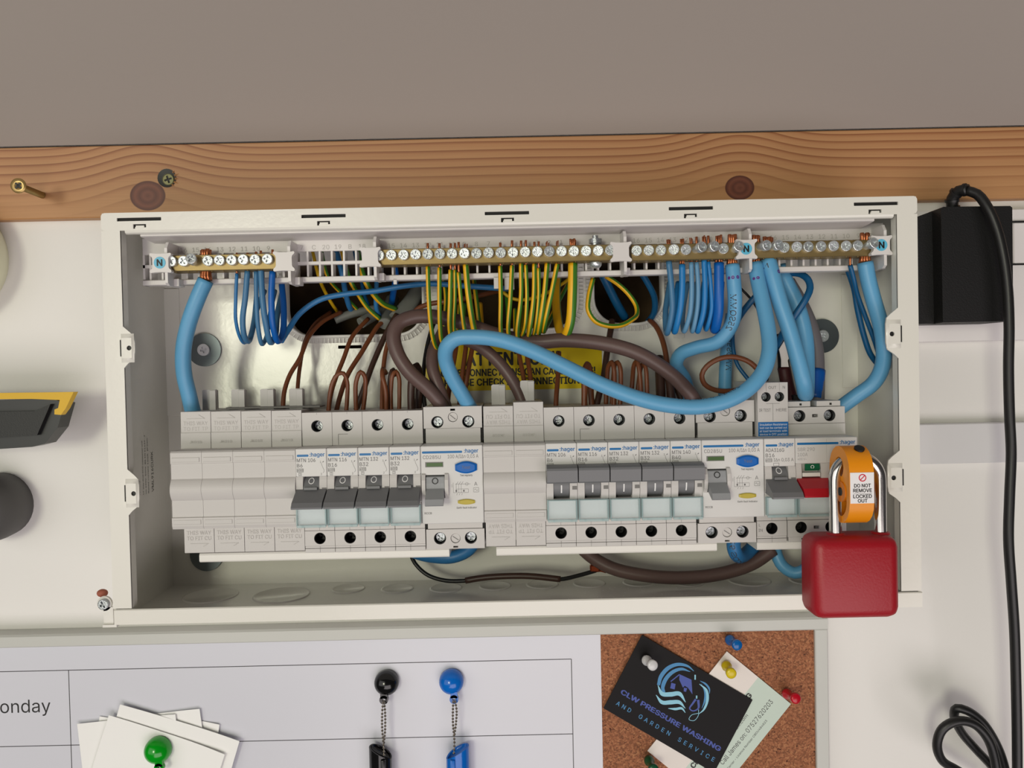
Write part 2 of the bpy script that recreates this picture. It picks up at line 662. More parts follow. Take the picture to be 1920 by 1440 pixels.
def thing(name, label, cat, loc, group=None):
    o = bpy.data.objects.new(name, None)
    o.empty_display_size = 0.01
    COL.objects.link(o)
    o.location = Vector(loc) * MM
    WORLD[o.name] = Vector(loc)
    return tag(o, label, cat, group)


def struct(o):
    o['kind'] = 'structure'
    return o


def copy_tree(o, parent=None):
    c = o.copy()
    COL.objects.link(c)
    c.parent = parent
    WORLD[c.name] = WORLD[o.name].copy()
    for ch in list(o.children):
        copy_tree(ch, c)
    return c


def circ(cx, cz, r, n=24, a0=0.0):
    return [(cx + r * math.cos(a0 + 2 * math.pi * i / n), cz + r * math.sin(a0 + 2 * math.pi * i / n)) for i in range(n)]


def rrect(x0, x1, z0, z1, r, n=6):
    out = []
    for cx, cz, a in ((x1 - r, z1 - r, 0), (x0 + r, z1 - r, 90), (x0 + r, z0 + r, 180), (x1 - r, z0 + r, 270)):
        for i in range(n + 1):
            t = math.radians(a + 90 * i / n)
            out.append((cx + r * math.cos(t), cz + r * math.sin(t)))
    return out


def ring_strip(mb, c, r, wdt, y, n=28, fn=None):
    """flat ring in the x-z plane at depth y"""
    a = circ(c[0], c[1], r + wdt / 2, n)
    b = circ(c[0], c[1], r - wdt / 2, n)
    q = fn or (lambda x, z: (x, y, z))
    mb.add([q(*p) for p in a] + [q(*p) for p in b], [[i, (i + 1) % n, n + (i + 1) % n, n + i] for i in range(n)])
    return mb


def stroke(mb, pts, wd, y):
    """flat printed line through 2-D points (x,z) at depth y"""
    for (x0, z0), (x1, z1) in zip(pts[:-1], pts[1:]):
        d = Vector((x1 - x0, z1 - z0))
        if d.length < 1e-6:
            continue
        d.normalize()
        nx, nz = -d.y * wd / 2, d.x * wd / 2
        mb.add([(x0 + nx, y, z0 + nz), (x1 + nx, y, z1 + nz), (x1 - nx, y, z1 - nz), (x0 - nx, y, z0 - nz)], [(0, 1, 2, 3)])
    return mb


# shared little meshes -------------------------------------------------
def plus_poly(s, t, rot=0.6):
    pts = [(t, t), (s, t), (s, -t), (t, -t), (t, -s), (-t, -s), (-t, -t), (-s, -t), (-s, t), (-t, t), (-t, s), (t, s)]
    c, sn = math.cos(rot), math.sin(rot)
    return [(x * c - z * sn, x * sn + z * c) for x, z in pts]


def screw_head(mb, c, r, h=1.4, rot=0.6, depth=0.9, n=20, slot=1.0):
    """round screw head facing the viewer with a recessed cross; c is the centre of its front"""
    x, y, z = c
    m2 = MB()
    m2.plate(circ(0, 0, r, n), [plus_poly(r * 0.66 * slot, r * 0.17, rot)], 0, depth + .5)
    m2.cyl((0, depth + .5, 0), (0, 1, 0), r, max(h - depth, 0.2), n)
    m2.lathe((0, 0, 0), (0, 1, 0), [(r * 0.9, -0.16), (r, 0.02)], n)
    o = len(mb.v)
    mb.v += [p + Vector(c) for p in m2.v]
    mb.f += [[i + o for i in f] for f in m2.f]
    mb.smooth += m2.smooth
    return mb


W2, H2, DEP = 227.19, 115.16, 76.0
# ================================================================== the setting
op = (-205, 205, -96, 96)
wl = MB()
wl.plate([(-900, -700), (900, -700), (900, 340), (-900, 340)],
         [[(op[0], op[2]), (op[1], op[2]), (op[1], op[3]), (op[0], op[3])]], 78, 90)
struct(wl.build('wall_back', 'wall_paint'))
cv = MB()
x0, x1, z0, z1 = op
cv.add([(x0, 90, z0), (x1, 90, z0), (x1, 90, z1), (x0, 90, z1), (x0, 150, z0), (x1, 150, z0), (x1, 150, z1), (x0, 150, z1)],
       [(4, 5, 6, 7), (0, 1, 5, 4), (1, 2, 6, 5), (2, 3, 7, 6), (3, 0, 4, 7)])
struct(cv.build('wall_cavity', 'cavity'))
YF = 70.0                      # front of the batten
BT_TOP = P(960, 257, YF).z
BT_BOT = P(60, 411, YF).z
# sloping ceiling board, resting on the batten and rising toward the viewer
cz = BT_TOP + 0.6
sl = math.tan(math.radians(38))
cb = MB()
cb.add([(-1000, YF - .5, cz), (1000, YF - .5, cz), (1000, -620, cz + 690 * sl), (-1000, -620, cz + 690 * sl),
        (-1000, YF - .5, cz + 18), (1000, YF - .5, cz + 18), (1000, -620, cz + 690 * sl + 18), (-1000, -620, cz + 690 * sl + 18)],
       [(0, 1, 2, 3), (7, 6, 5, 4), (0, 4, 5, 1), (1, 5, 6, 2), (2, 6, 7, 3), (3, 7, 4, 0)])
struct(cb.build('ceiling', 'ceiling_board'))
# pine batten
bx_mid = (-0.2)
bt_org = Vector((0, 74, BT_BOT))
kn = []
for (kx, ky, kr) in ((277, 367, 29), (1387, 352, 24)):
    q = P(kx, ky, YF) - bt_org
    kn.append((q.x * MM, q.z * MM, kr * 0.001 / 2.97))
wood_mat(kn)
b = MB()
b.prism([(YF + .8, BT_BOT), (78, BT_BOT), (78, BT_TOP), (YF + .6, BT_TOP), (YF, BT_TOP - .6), (YF, BT_BOT + .8)], -900, 900, 'x')
bo = b.build('timber_batten', 'pine', origin=bt_org)
tag(bo, 'knotty pine batten running across the wall above the enclosure', 'beam')


# ================================================================== enclosure
def rot180(lst):
    return lst


cu = thing('consumer_unit', 'open cream steel consumer unit with its cover removed, fixed below the batten', 'fuse box', (0, 38, -H2))
# back panel with cable openings and slots
HOLES = []


def pxpoly(pts, y):
    return [(P(a, c, y).x, P(a, c, y).z) for a, c in pts]


def px_rrect(xa, xb, ya, yb, y, r):
    a, c = P(xa, yb, y), P(xb, ya, y)
    return rrect(a.x, c.x, a.z, c.z, r)


H_A = px_rrect(538, 792, 452, 633, DEP, 17)
H_B = px_rrect(824, 1080, 448, 622, DEP, 17)
H_C = px_rrect(1112, 1240, 446, 610, DEP, 17)
SLOTS = [px_rrect(634, 678, 647, 654, DEP, 0.3)]
pb = MB()
pb.plate([(-W2, -H2), (W2, -H2), (W2, H2), (-W2, H2)], [H_A, H_B, H_C] + SLOTS, DEP, DEP + 1.2)
pb.build('back_panel', 'enclosure', cu)
for sx, nm in ((-1, 'side_wall'), (1, 'side_wall')):
    MB().box(sx * W2, sx * (W2 - 1.2), 1.2, DEP, -H2, H2).build(nm, 'enclosure', cu)
MB().box(-W2 + 1.2, W2 - 1.2, 1.2, DEP, H2 - 1.2, H2).build('top_wall', 'enclosure', cu)
bw = MB().box(-W2 + 1.2, W2 - 1.2, 1.2, DEP, -H2, -H2 + 1.2).build('bottom_wall', 'enclosure', cu)
# knock-outs pressed into the bottom wall
for (kx, ky, wpx) in ((395, 1117, 102), (528, 1116, 106), (653, 1104, 64), (745, 1104, 62), (836, 1103, 62), (928, 1099, 62), (1017, 1096, 62),
                      (1105, 1094, 62), (1198, 1092, 62), (1290, 1092, 62), (1405, 1089, 80), (1520, 1088, 80)):
    dd = (-H2 + 1.2 - CAMLOC.z)
    v = FWD * F + RIGHT * (kx - 960.0) + UP * (720.0 - ky)
    q = CAMLOC + v * (dd / v.z)
    rr = wpx * (q.y - CAMLOC.y) / F / 2
    k = MB()
    k.lathe((q.x, min(q.y, DEP - rr - 2), -H2 + 1.15), (0, 0, 1), [(rr, 0), (rr - 0.35, 0.55), (rr - 1.2, 0.62), (rr - 1.6, 0.35), (0.01, 0.35)], 32)
    k.build('knockout', 'enclosure', bw)
# top flange, with hanging slots and key notches
tf = MB()
zt, zb = H2, H2 - 9.9
slots = []
for (a, c, e) in ((219, 302, 411), (565, 648, 405), (909, 992, 399.5), (1254, 1337, 390.5), (1601, 1684, 382)):
    q0, q1 = P(a, e + 3.2, 0), P(c, e - 3.2, 0)
    slots.append(rrect(q0.x, q1.x, (q0.z + q1.z) / 2 - 0.95, (q0.z + q1.z) / 2 + 0.95, 0.3))
for (a, e) in ((262, 424.5), (607, 418.5), (952, 412.5), (1295, 405), (1641, 397)):
    q = P(a, e, 0)
    x, z = q.x, q.z
    slots.append([(x - 3.7, z - 1.2), (x - 2.6, z - 1.2), (x - 2.6, z - 0.3), (x - 2.2, z - 0.3), (x - 2.2, z + .5), (x + 2.4, z + .5), (x + 2.4, z - .6), (x + 3.5, z - .6),
                  (x + 3.5, z + 1.3), (x - 3.7, z + 1.3)])
tf.plate(rrect(-W2, W2, zb, zt, 2.2), slots, 0, 1.2)
tf.prism([(0.1, zb), (0.5, zb - 1.2), (1.6, zb - 1.8), (3.4, zb - 1.8), (3.4, zb - 0.9), (2.0, zb - 0.8), (1.2, zb + 0.2)], -W2 + 13, W2 - 13, 'x')
tfo = tf.build('top_flange', 'enclosure', cu)
MB().box(-W2 + 6, W2 - 6, 1.6, 2.0, zb + 0.5, zt - 1.3).build('slot_shade_sheet', 'dark_slot', cu)  # added dark sheet, stands in for the shade behind the open slots
# side flanges with screw lugs
for sx in (-1, 1):
    if sx < 0:
        xin = P(230, 600, 0).x
        l1 = (P(240, 612, 0).z, P(240, 690, 0).z)
        l2 = (P(250, 880, 0).z, P(250, 966, 0).z)
        xl = P(254, 700, 0).x
        bz = P(230, 1141, 0).z
    else:
        xin = P(1684, 600, 0).x
        l1 = (P(1675, 577, 0).z, P(1675, 672, 0).z)
        l2 = (P(1675, 845, 0).z, P(1675, 942, 0).z)
        xl = P(1662, 700, 0).x
        bz = P(1705, 1108, 0).z
    xo = sx * W2
    pts = [(xo, zb), (xin, zb)]
    for (za, zc) in (l1, l2):
        pts += [(xin, za), (xl - (xl - xin) * .35, za - 3.6), (xl - (xl - xin) * .08, za - 5.5), (xl, za - 9), (xl, zc + 9), (xl - (xl - xin) * .12, zc + 5), (xin + (xl - xin) * .35, zc + 2.4), (xin, zc)]
    pts += [(xin, bz), (xo, bz)]
    holes = []
    for (za, zc) in (l1, l2):
        holes.append(circ((xl * .62 + xin * .38), (za + zc) / 2 - 0.5, 1.35, 18))
    f = MB()
    f.plate(pts, holes, 0, 1.2)
    f.box(xin, xin + sx * 1.0, 0.6, 7, bz, zb)
    fo = f.build('side_flange', 'enclosure', cu)
    for (za, zc) in (l1, l2):
        zc_, xh = (za + zc) / 2 - .5, (xl * .62 + xin * .38)
        # raised pressed boss round the screw hole
        xa = xin + (xo - xin) * 0.12
        L = MB()
        x_out, x_in = xl + (xin - xl) * .04, xa
        o4 = [(x_out, zc_ - 8), (x_out, zc_ + 8), (x_in, zc_ + 8), (x_in, zc_ - 8)]
        i4 = [(x_out + (x_in - x_out) * .1, zc_ - 5.6), (x_out + (x_in - x_out) * .1, zc_ + 5.6), (x_in + (x_out - x_in) * .14, zc_ + 5.6), (x_in + (x_out - x_in) * .14, zc_ - 5.6)]
        n = 4
        vs = [(p[0], -0.05, p[1]) for p in o4] + [(p[0], -1.7, p[1]) for p in i4]
        L.add(vs, [(i, (i + 1) % 4, 4 + (i + 1) % 4, 4 + i) for i in range(4)], True)
        L.plate(i4, [circ(xh, zc_, 1.35, 18)], -1.7, -0.9)
        L.build('screw_boss', 'enclosure', fo)
        MB().cyl((xh, -0.6, zc_), (0, 1, 0), 1.5, 1.8, 18).build('screw_hole', 'black_hole', fo)
        MB().box(x_in - .1, x_in + sx * .55, -.35, -.02, zc_ - 4.6, zc_ + 4.6).build('press_slot', 'dark_slot', fo)
# bottom lip
bl = MB()
bl.prism([(0, -H2), (1.4, -H2 - .2), (1.4, -H2 + 8.0), (0.6, -H2 + 8.6), (0, -H2 + 8.0)], -W2 + 0.4, W2 + .4, 'x')
bl.build('bottom_lip', 'enclosure', cu)
# pressed strips at both ends of the back panel
for (xa, xb, ya, yb) in ((306, 336, 541, 780), (1579, 1606, 514, 727)):
    a, c = P(xa, yb, DEP), P(xb, ya, DEP)
    MB().box(a.x, c.x, DEP - 1.0, DEP, a.z, c.z, 0.3).build('pressed_strip', 'enclosure', cu)
a, c = P(1262, 634, DEP), P(1283, 625, DEP)
MB().box(a.x, c.x, DEP - 0.7, DEP, a.z, c.z, 0.25).build('pressed_tab', 'enclosure', cu)
# printed rating text on the left side wall
tx = MB()
zs = P(262, 852, 40)
for s, h, yy, ww in (('VML916CURK', 2.9, 52, 25), ('Rated current 100A  IP2XC', 1.3, 45.5, 34), ('Un 230V  50Hz  BS EN 61439-3', 1.3, 42, 36), ('16 way dual RCD consumer unit', 1.3, 38.5, 33), ('Telford', 1.3, 34, 9)):
    tx.text(s, h, (-W2 + 1.32, yy, -48), (0, 0, 1), (0, -1, 0), w=ww)
tx.build('rating_print', 'side_print', cu)
# hinge ear at the lower left corner
e0 = P(202, 1128, 8)
er = MB()
er.plate(circ(e0.x, e0.z, 4.2, 20), [circ(e0.x, e0.z, 1.2, 10)], 4, 5.5)
q = P(196, 1172, 5)
er.box(P(196, 1150, 5).x, P(214, 1150, 5).x, 4.0, 5.5, q.z, e0.z - 2)
er.box(P(196, 1150, 5).x, P(222, 1150, 5).x, 2.5, 5.5, q.z - .6, q.z + .8)
ear = er.build('hinge_ear', 'panel_white', cu)
sc = MB()
screw_head(sc, (e0.x + .3, 2.0, e0.z), 3.0, 2.0, 0.5)
sc.build('hinge_screw', 'screw_steel', ear)
pl = MB()
pr = P(192, 1112, 9)
pl.sphere((pr.x, 9, pr.z), 2.6, 14, (1.2, 1, .9))
pl.build('wall_plug', 'plug_red', ear)
# hidden rail that carries the modules
ZR = P(966, 906.0, 0).z
MB().box(-185, 190, 60, 61.5, ZR - 17, ZR + 17).box(-185, 190, 61.5, 75.9, ZR - 10, ZR + 10).build('mounting_rail', 'zinc', cu)


# washers and screws through the back panel
def fixing(px, py, r_px, label, rot):
    q = P(px, py, DEP - 1.5)
    t = thing('fixing_washer', label, 'washer', (q.x, DEP - .1, q.z), 'washers fixing the enclosure to the wall')
    r = r_px * (DEP + 441) / F
    MB().plate(circ(q.x, q.z, r, 36), [circ(q.x, q.z, 2.2, 12)], DEP - 1.7, DEP - .1).build('washer', 'washer', t)
    s = MB()
    screw_head(s, (q.x, DEP - 3.4, q.z), 3.9, 1.8, rot, slot=.8)
    s.build('screw', 'white_gloss' if px < 1000 and py < 900 else 'zinc', t)


fixing(383, 656, 31, 'grey steel washer with bright screw beside the thick blue cable at left', 0.3)
fixing(1541, 630, 32, 'grey steel washer half hidden behind the grey cable', 0.8)
fixing(387, 1040, 31, 'grey steel washer peeping out under the leftmost blanking modules', 0.2)


# edging strips round the cable openings
def edging(loop, label):
    cx = sum(p[0] for p in loop) / len(loop)
    czz = sum(p[1] for p in loop) / len(loop)
    pts = [Vector((p[0], 0, p[1])) for p in loop]
    # resample
    pts.append(pts[0])
    cum = [0]
    for i in range(len(pts) - 1):
        cum.append(cum[-1] + (pts[i + 1] - pts[i]).length)
    N = int(cum[-1] / 2.4)
    res = []
    j = 0
    for k in range(N):
        s = cum[-1] * k / N
        while cum[j + 1] < s:
            j += 1
        res.append(pts[j].lerp(pts[j + 1], (s - cum[j]) / max(cum[j + 1] - cum[j], 1e-6)))
    nrm = []
    for k in range(N):
        t = (res[(k + 1) % N] - res[k - 1]).normalized()
        n = Vector((t.z, 0, -t.x))
        if n.dot(res[k] - Vector((cx, 0, czz))) < 0:
            n = -n
        nrm.append(n)
    mb = MB()
    prof = [(-0.9, 82), (-0.9, 72.2), (0.0, 71.6), (1.0, 72.2), (1.2, 74.4), (3.8, 75.0), (4.2, 75.9)]
    vs = []
    for k in range(N):
        vs += [res[k] + nrm[k] * a + Vector((0, yv, 0)) for a, yv in prof]
    m = len(prof)
    fs = [[k * m + i, k * m + i + 1, ((k + 1) % N) * m + i + 1, ((k + 1) % N) * m + i] for k in range(N) for i in range(m - 1)]
    mb.add(vs, fs, True)
    o = mb.build('edging_strip', 'panel_white')
    tag(o, label, 'grommet', 'edging strips round the cable openings')
    rb = MB()
    for k in range(N):
        t = Vector((nrm[k].z, 0, -nrm[k].x))
        a, c = res[k] + nrm[k] * 1.2, res[k] + nrm[k] * 4.1
        vs = []
        for q in (a, c):
            for sgn in (-.28, .28):
                vs += [q + t * sgn + Vector((0, 73.6, 0)), q + t * sgn + Vector((0, 75.9, 0))]
        rb.add(vs, [(0, 2, 6, 4), (0, 1, 3, 2), (4, 6, 7, 5), (0, 4, 5, 1), (2, 3, 7, 6)])
    rbo = rb.build('ribs', 'panel_white', o)
    rbo['kind'] = 'stuff'


edging(H_A, 'white ribbed edging strip round the widest cable opening, left of the earth wires')
edging(H_B, 'white ribbed edging strip round the cable opening behind the earth wires')
edging(H_C, 'white ribbed edging strip round the small opening beside the coiled earth wire')

# warning label on the back panel
a, c = P(799, 735, DEP - .3), P(1128, 645, DEP - .3)
wz0, wz1 = P(960, 731, DEP - .3).z, P(960, 642, DEP - .3).z
wlb = MB().box(a.x, c.x, DEP - .25, DEP - .02, wz0, wz1).build('warning_label', 'label_yellow')
tag(wlb, 'yellow warning label with black capitals on the back panel', 'label')
t = MB()
xm = (a.x + c.x) / 2
t.text('ATTENTION!!', 8.2, (P(1048, 680, 76).x, DEP - .35, P(960, 684, 76).z), w=61, align='R', bold=.03)
t.text('LOOSE CONNECTIONS CAN CAUSE FIRES!', 4.4, (P(1116, 680, 76).x, DEP - .35, P(960, 703.5, 76).z), w=104, align='R', bold=.03)
t.text('PLEASE CHECK ALL CONNECTIONS', 4.4, (P(1096, 680, 76).x, DEP - .35, P(960, 721.5, 76).z), w=92, align='R', bold=.03)
t.build('lettering', 'print_black', wlb)

# ================================================================== terminal carrier
ca0, ca1 = P(268, 500, 22).x, P(1657, 470, 22).x
GZ = [P(600, y, 22).z for y in (471, 493, 519, 530)]      # grid rails: top, middle, bottom, foot
NUMZ = P(600, 450, 22).z
car = thing('terminal_carrier', 'white plastic terminal carrier with a grid of square openings under the top flange', 'terminal rail', (0, 22, GZ[3]))
g = MB()
g.box(ca0, ca1, 22, 24, GZ[0], NUMZ + 3, .2)
g.box(ca0, ca1, 22, 26, GZ[1] - .9, GZ[1] + .9)
g.box(ca0, ca1, 20.6, 28, GZ[3] + .4, GZ[2], .4)
pit = 22.62 * (22 + 441) / F
xg = P(577, 500, 22).x
i0 = int((ca0 - xg) / pit)
ii = i0
while xg + ii * pit < ca1 + .5:
    xx = xg + ii * pit
    if xx > ca0 - .5:
        g.box(xx - .55, xx + .55, 22.1, 30, GZ[2], GZ[0])
    ii += 1
g.box(ca0, ca0 + 1.2, 22, 30, GZ[3] + .4, GZ[0])
g.box(ca1 - 1.2, ca1, 22, 30, GZ[3] + .4, GZ[0])
# hanging feet in the middle
for (xa, xb, yb) in ((926, 936, 541), (946, 964, 543), (973, 981, 541)):
    g.box(P(xa, 530, 21).x, P(xb, 530, 21).x, 20.6, 24, P(940, yb, 21).z, GZ[3] + 1)
g.box(P(738, 530, 21).x, P(744, 530, 21).x, 20.6, 23, P(740, 533, 21).z, GZ[3] + 1)
g.build('grid_frame', 'carrier', car)
cn = MB()
cx0, cx1 = P(240, 437, 4).x, P(1672, 408, 4).x
lz = P(960, 425.5, 4).z
cn.prism([(3.6, lz - .8), (4.6, lz - 1.2), (23, NUMZ - .2), (24, NUMZ + 2.2), (6, lz + 1.6), (3.6, lz + 1.2)], cx0 + 7, cx1 - 10, 'x')
cn.build('canopy', 'carrier', car)
nn = MB()
for k, s in enumerate(['16', '15', '14', '13', '12', '11', '10', '9', '8', '7', '6', '5', '4', '3', '2', '1']):
    for base in (344, 711, 1193, 1450):
        if base == 344 and k > 7:
            continue
        if base == 1193 and k > 8:
            continue
        if base == 1450 and k > 8:
            continue
        pxx = base + k * 22.75
        if base == 711 and k > 15:
            continue
        py = 474 - (pxx - 344) * .0201 - 5
        q = P(pxx, py, 21.9)
        nn.text(s, 2.6, (q.x, 21.85, GZ[0] + 1.0), align='C')
for k, s in enumerate(['7', 'C', '20', '19', 'B', '18']):
    q = P(566 + k * 22.6, 470, 21.9)
    nn.text(s, 2.6, (q.x, 21.85, GZ[0] + 1.0), align='C')
nn.build('number_print', 'emboss', car)


def clip(px, py, label, letter=False):
    q = P(px, py, 6)
    x, z = q.x, q.z
    bow = [(-5.6, 5.5), (-3.0, 5.1), (0, 5.0), (3.0, 5.1), (5.6, 5.5), (6.1, 4.9), (5.9, 4.2), (4.8, 3.2), (4.5, 2.2), (4.5, -2.2), (4.8, -3.2), (5.9, -4.2), (6.1, -5.1), (5.6, -5.7), (3.0, -5.4), (0, -5.3), (-3.0, -5.4), (-5.6, -5.7), (-6.1, -5.1), (-5.9, -4.2), (-4.8, -3.2), (-4.5, -2.2), (-4.5, 2.2), (-4.8, 3.2), (-5.9, 4.2), (-6.1, 4.9)]
    m = MB()
    m.prism([(x + a, z + c) for a, c in bow], 5, 8.5, 'y')
    m.prism([(22.5, z + 12), (9, z + 12), (6.4, z + 8.5), (6.4, z - 11.2), (9, z - 12.6), (22.5, z - 12.6)], x + 1.8, x + 3.4, 'x')
    m.box(x + 3.4, x + 6.4, 14, 22.5, z - 12.4, z - 8.0, .3)
    co = m.build('bar_clip', 'carrier', car)
    if letter:
        d = MB().prism(circ(x - .3, z, 3.3, 24), 4.75, 5, 'y').build('marker_dot', 'n_blue', co)
        t = MB().text('N', 3.6, (x - .3, 4.7, z - 1.8), align='C', bold=.03)
        t.build('letter', 'print_black', co)


clip(302, 493, '', True)
clip(533, 490, '')
clip(694, 482, '')
clip(1164, 472, '')
clip(1399, 467, '', True)
clip(1652, 460, '', True)

# ================================================================== terminal bars
sh = MB()
screw_head(sh, (0, 0, 0), 2.95, 2.4, 0.75, 0.9, 22)
SCREW_ME = None


def bar(name, label, xa, xb, yl, screws, long=()):
    """brass bar seen between pixel columns xa..xb; yl = pixel row of its screws at xa"""
    global SCREW_ME
    q0 = P(xa, yl, 8)
    q1 = P(xb, yl - (xb - xa) * .0201, 8)
    zc = (q0.z + q1.z) / 2
    t = thing(name, label, 'terminal bar', ((q0.x + q1.x) / 2, 14, zc - 5.5), 'brass terminal bars in the white carrier')
    MB().box(q0.x, q1.x, 9.4, 20, zc - 5.6, zc + 3.6, .4).build('brass_bar', 'brass', t)
    dots = MB()
    for s in screws:
        x = P(s, yl - (s - xa) * .0201, 8).x
        dots.sphere((x + 1.2, 10.6, zc - 5.7), .55, 8)
        tilt = 1 if s in long else 0
        if SCREW_ME is None:
            o = MB()
            screw_head(o, (0, 0, 0), 2.95, 2.4, 0.75, 0.9, 22)
            o.cyl((0, 2.4, 0), (0, 1, 0), 2.2, 7, 14)
            so = o.build('terminal_screw', 'zinc', origin=(0, 0, 0))
            SCREW_ME = so.data
        else:
            so = bpy.data.objects.new('terminal_screw', SCREW_ME)
            COL.objects.link(so)
        so.parent = t
        so.location = (Vector((x + (1.0 if tilt else 0), 3.2 if tilt else 7.0 + random.uniform(-.5, .4), zc + (.8 if tilt else 0) + random.uniform(-.15, .15))) - WORLD[t.name]) * MM
        so.rotation_euler = (random.uniform(-.07, .07) + (-.12 if tilt else 0), random.uniform(-1.5, 1.5), (0.22 if tilt else random.uniform(-.08, .08)))
    dots.build('clamp_tips', 'brass', t)
    return zc


zA = bar('terminal_bar', 'short brass neutral bar with nine screws at the left end', 312, 518, 490, [322, 345, 361, 390, 412, 435, 457, 479, 502], (361,))
zB = bar('terminal_bar', 'longest brass bar, holding the yellow and green earth wires', 701, 1154, 478.5, [711 + 22.79 * k for k in range(20)])
zC = bar('terminal_bar', 'brass neutral bar between the plain white clip and the middle N clip', 1184, 1388, 470, [1193.5, 1216, 1239, 1263, 1285.6, 1310, 1333, 1356, 1378], (1310, 1333, 1378))
zD = bar('terminal_bar', 'brass neutral bar with ten screws at the right end of the carrier', 1412, 1644, 465, [1430, 1452, 1470, 1493, 1515, 1539, 1562, 1586, 1608, 1629], (1430, 1452, 1629))
# link bolt hanging between earth bar and carrier
q = P(1117, 500, 14)
lb = thing('link_bolt', 'zinc bolt standing upright through the right end of the earth bar', 'bolt', (q.x, 14, q.z))
m = MB()
m.lathe((q.x, 14, P(1117, 503, 14).z), (0, 0, 1), [(0.01, 0), (2.4, .3), (3.4, 1.6), (3.5, 3.0), (3.3, 3.6), (1.6, 3.7), (1.6, 8)], 20)
m.build('pan_head', 'zinc', lb)
m = MB()
zt_ = P(1117, 455, 14).z
m.cyl((q.x, 14, zB + 3), (0, 0, 1), 1.7, zt_ - zB + 1, 14)
for k in range(4):
    m.cyl((q.x, 14, zB + 4.5 + k * .9), (0, 0, 1), 2.1, .45, 14)
m.build('shank', 'screw_steel', lb)
m = MB().cyl((q.x, 14, zt_ - .5), (0, 0, 1), 3.7, 2.6, 6).cyl((q.x, 14, zt_ - 2), (0, 0, 1), 2.6, 1.5, 16)
m.build('nut', 'screw_steel', lb)

# ================================================================== modules on the rail
ZC = P(966, 906.0, 0).z
XM = P(320.5, 915, 0).x
PITCHM = 17.5


def mod_root(name, label, cat, slot, group):
    return thing(name, label, cat, (XM + slot * PITCHM, 0, ZC), group)


def shift(mb, root):
    """module geometry is written in local mm (x from its left edge, z from the nose centre)"""
    w0 = WORLD[root.name]
    for p in mb.v:
        p += w0
    return mb


def put(mb, name, m, root, parent=None):
    shift(mb, root)
    return mb.build(name, m, parent or root)


def terminal(root, x, z, r=3.35, deep=22.0, bright=True, rot=.5, y0=15.5):
    c = MB()
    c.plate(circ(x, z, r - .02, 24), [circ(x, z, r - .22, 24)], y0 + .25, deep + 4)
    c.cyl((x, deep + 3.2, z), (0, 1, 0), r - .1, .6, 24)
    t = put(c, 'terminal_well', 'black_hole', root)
    s = MB()
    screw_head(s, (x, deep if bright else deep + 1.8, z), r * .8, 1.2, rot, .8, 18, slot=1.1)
    put(s, 'screw', 'screw_steel' if bright else 'black_hole', root, t)  # black liner and black screws: shade of the deep wells put into colour


def brand(root, x0, xb, xt0, xt1, z):
    m = MB().plate(rrect(x0, xb, z - .62, z + .62, .45, 3), [], -.08, 0.0)
    m.text(':hager', 2.15, (xt0, -.06, z - .55), w=xt1 - xt0, bold=.02)
    put(m, 'brand_mark', 'brand_blue', root)


def window(root, x0, x1, z0, z1, y=-2.6):
    MBi = MB().box(x0 + .9, x1 - .9, -.1, .1, z0 + .8, z1 - .7)
    c = put(MBi, 'label_card', 'card_insert', root)
    g = MB().box(x0 + .6, x1 - .6, y, y + .7, z0 + .5, z1 - .3, .15)
    wn = put(g, 'clear_window', 'clear', root)
    e = MB()
    e.box(x0, x0 + .85, y - .3, .4, z0, z1, .15).box(x1 - .85, x1, y - .3, .4, z0, z1, .15)
    e.box(x0 + .85, x1 - .85, y - .1, 0, z1 - .55, z1, .12)
    e.box(x0 + .3, x1 - .3, y - .9, y + .9, z0 - .9, z0 + .55, .15)
    e.box(x0 + 3.2, x0 + 4.0, y - 1.0, y + .2, z0 - .8, z0 + .3).box(x1 - 4.0, x1 - 3.2, y - 1.0, y + .2, z0 - .8, z0 + .3)
    put(e, 'window_frame', 'clear_edge', root, wn)


DR = 8.2


def drum_y(z):
    return 7.6 - math.sqrt(max(DR * DR - (z + 1.5) ** 2, 0.01))


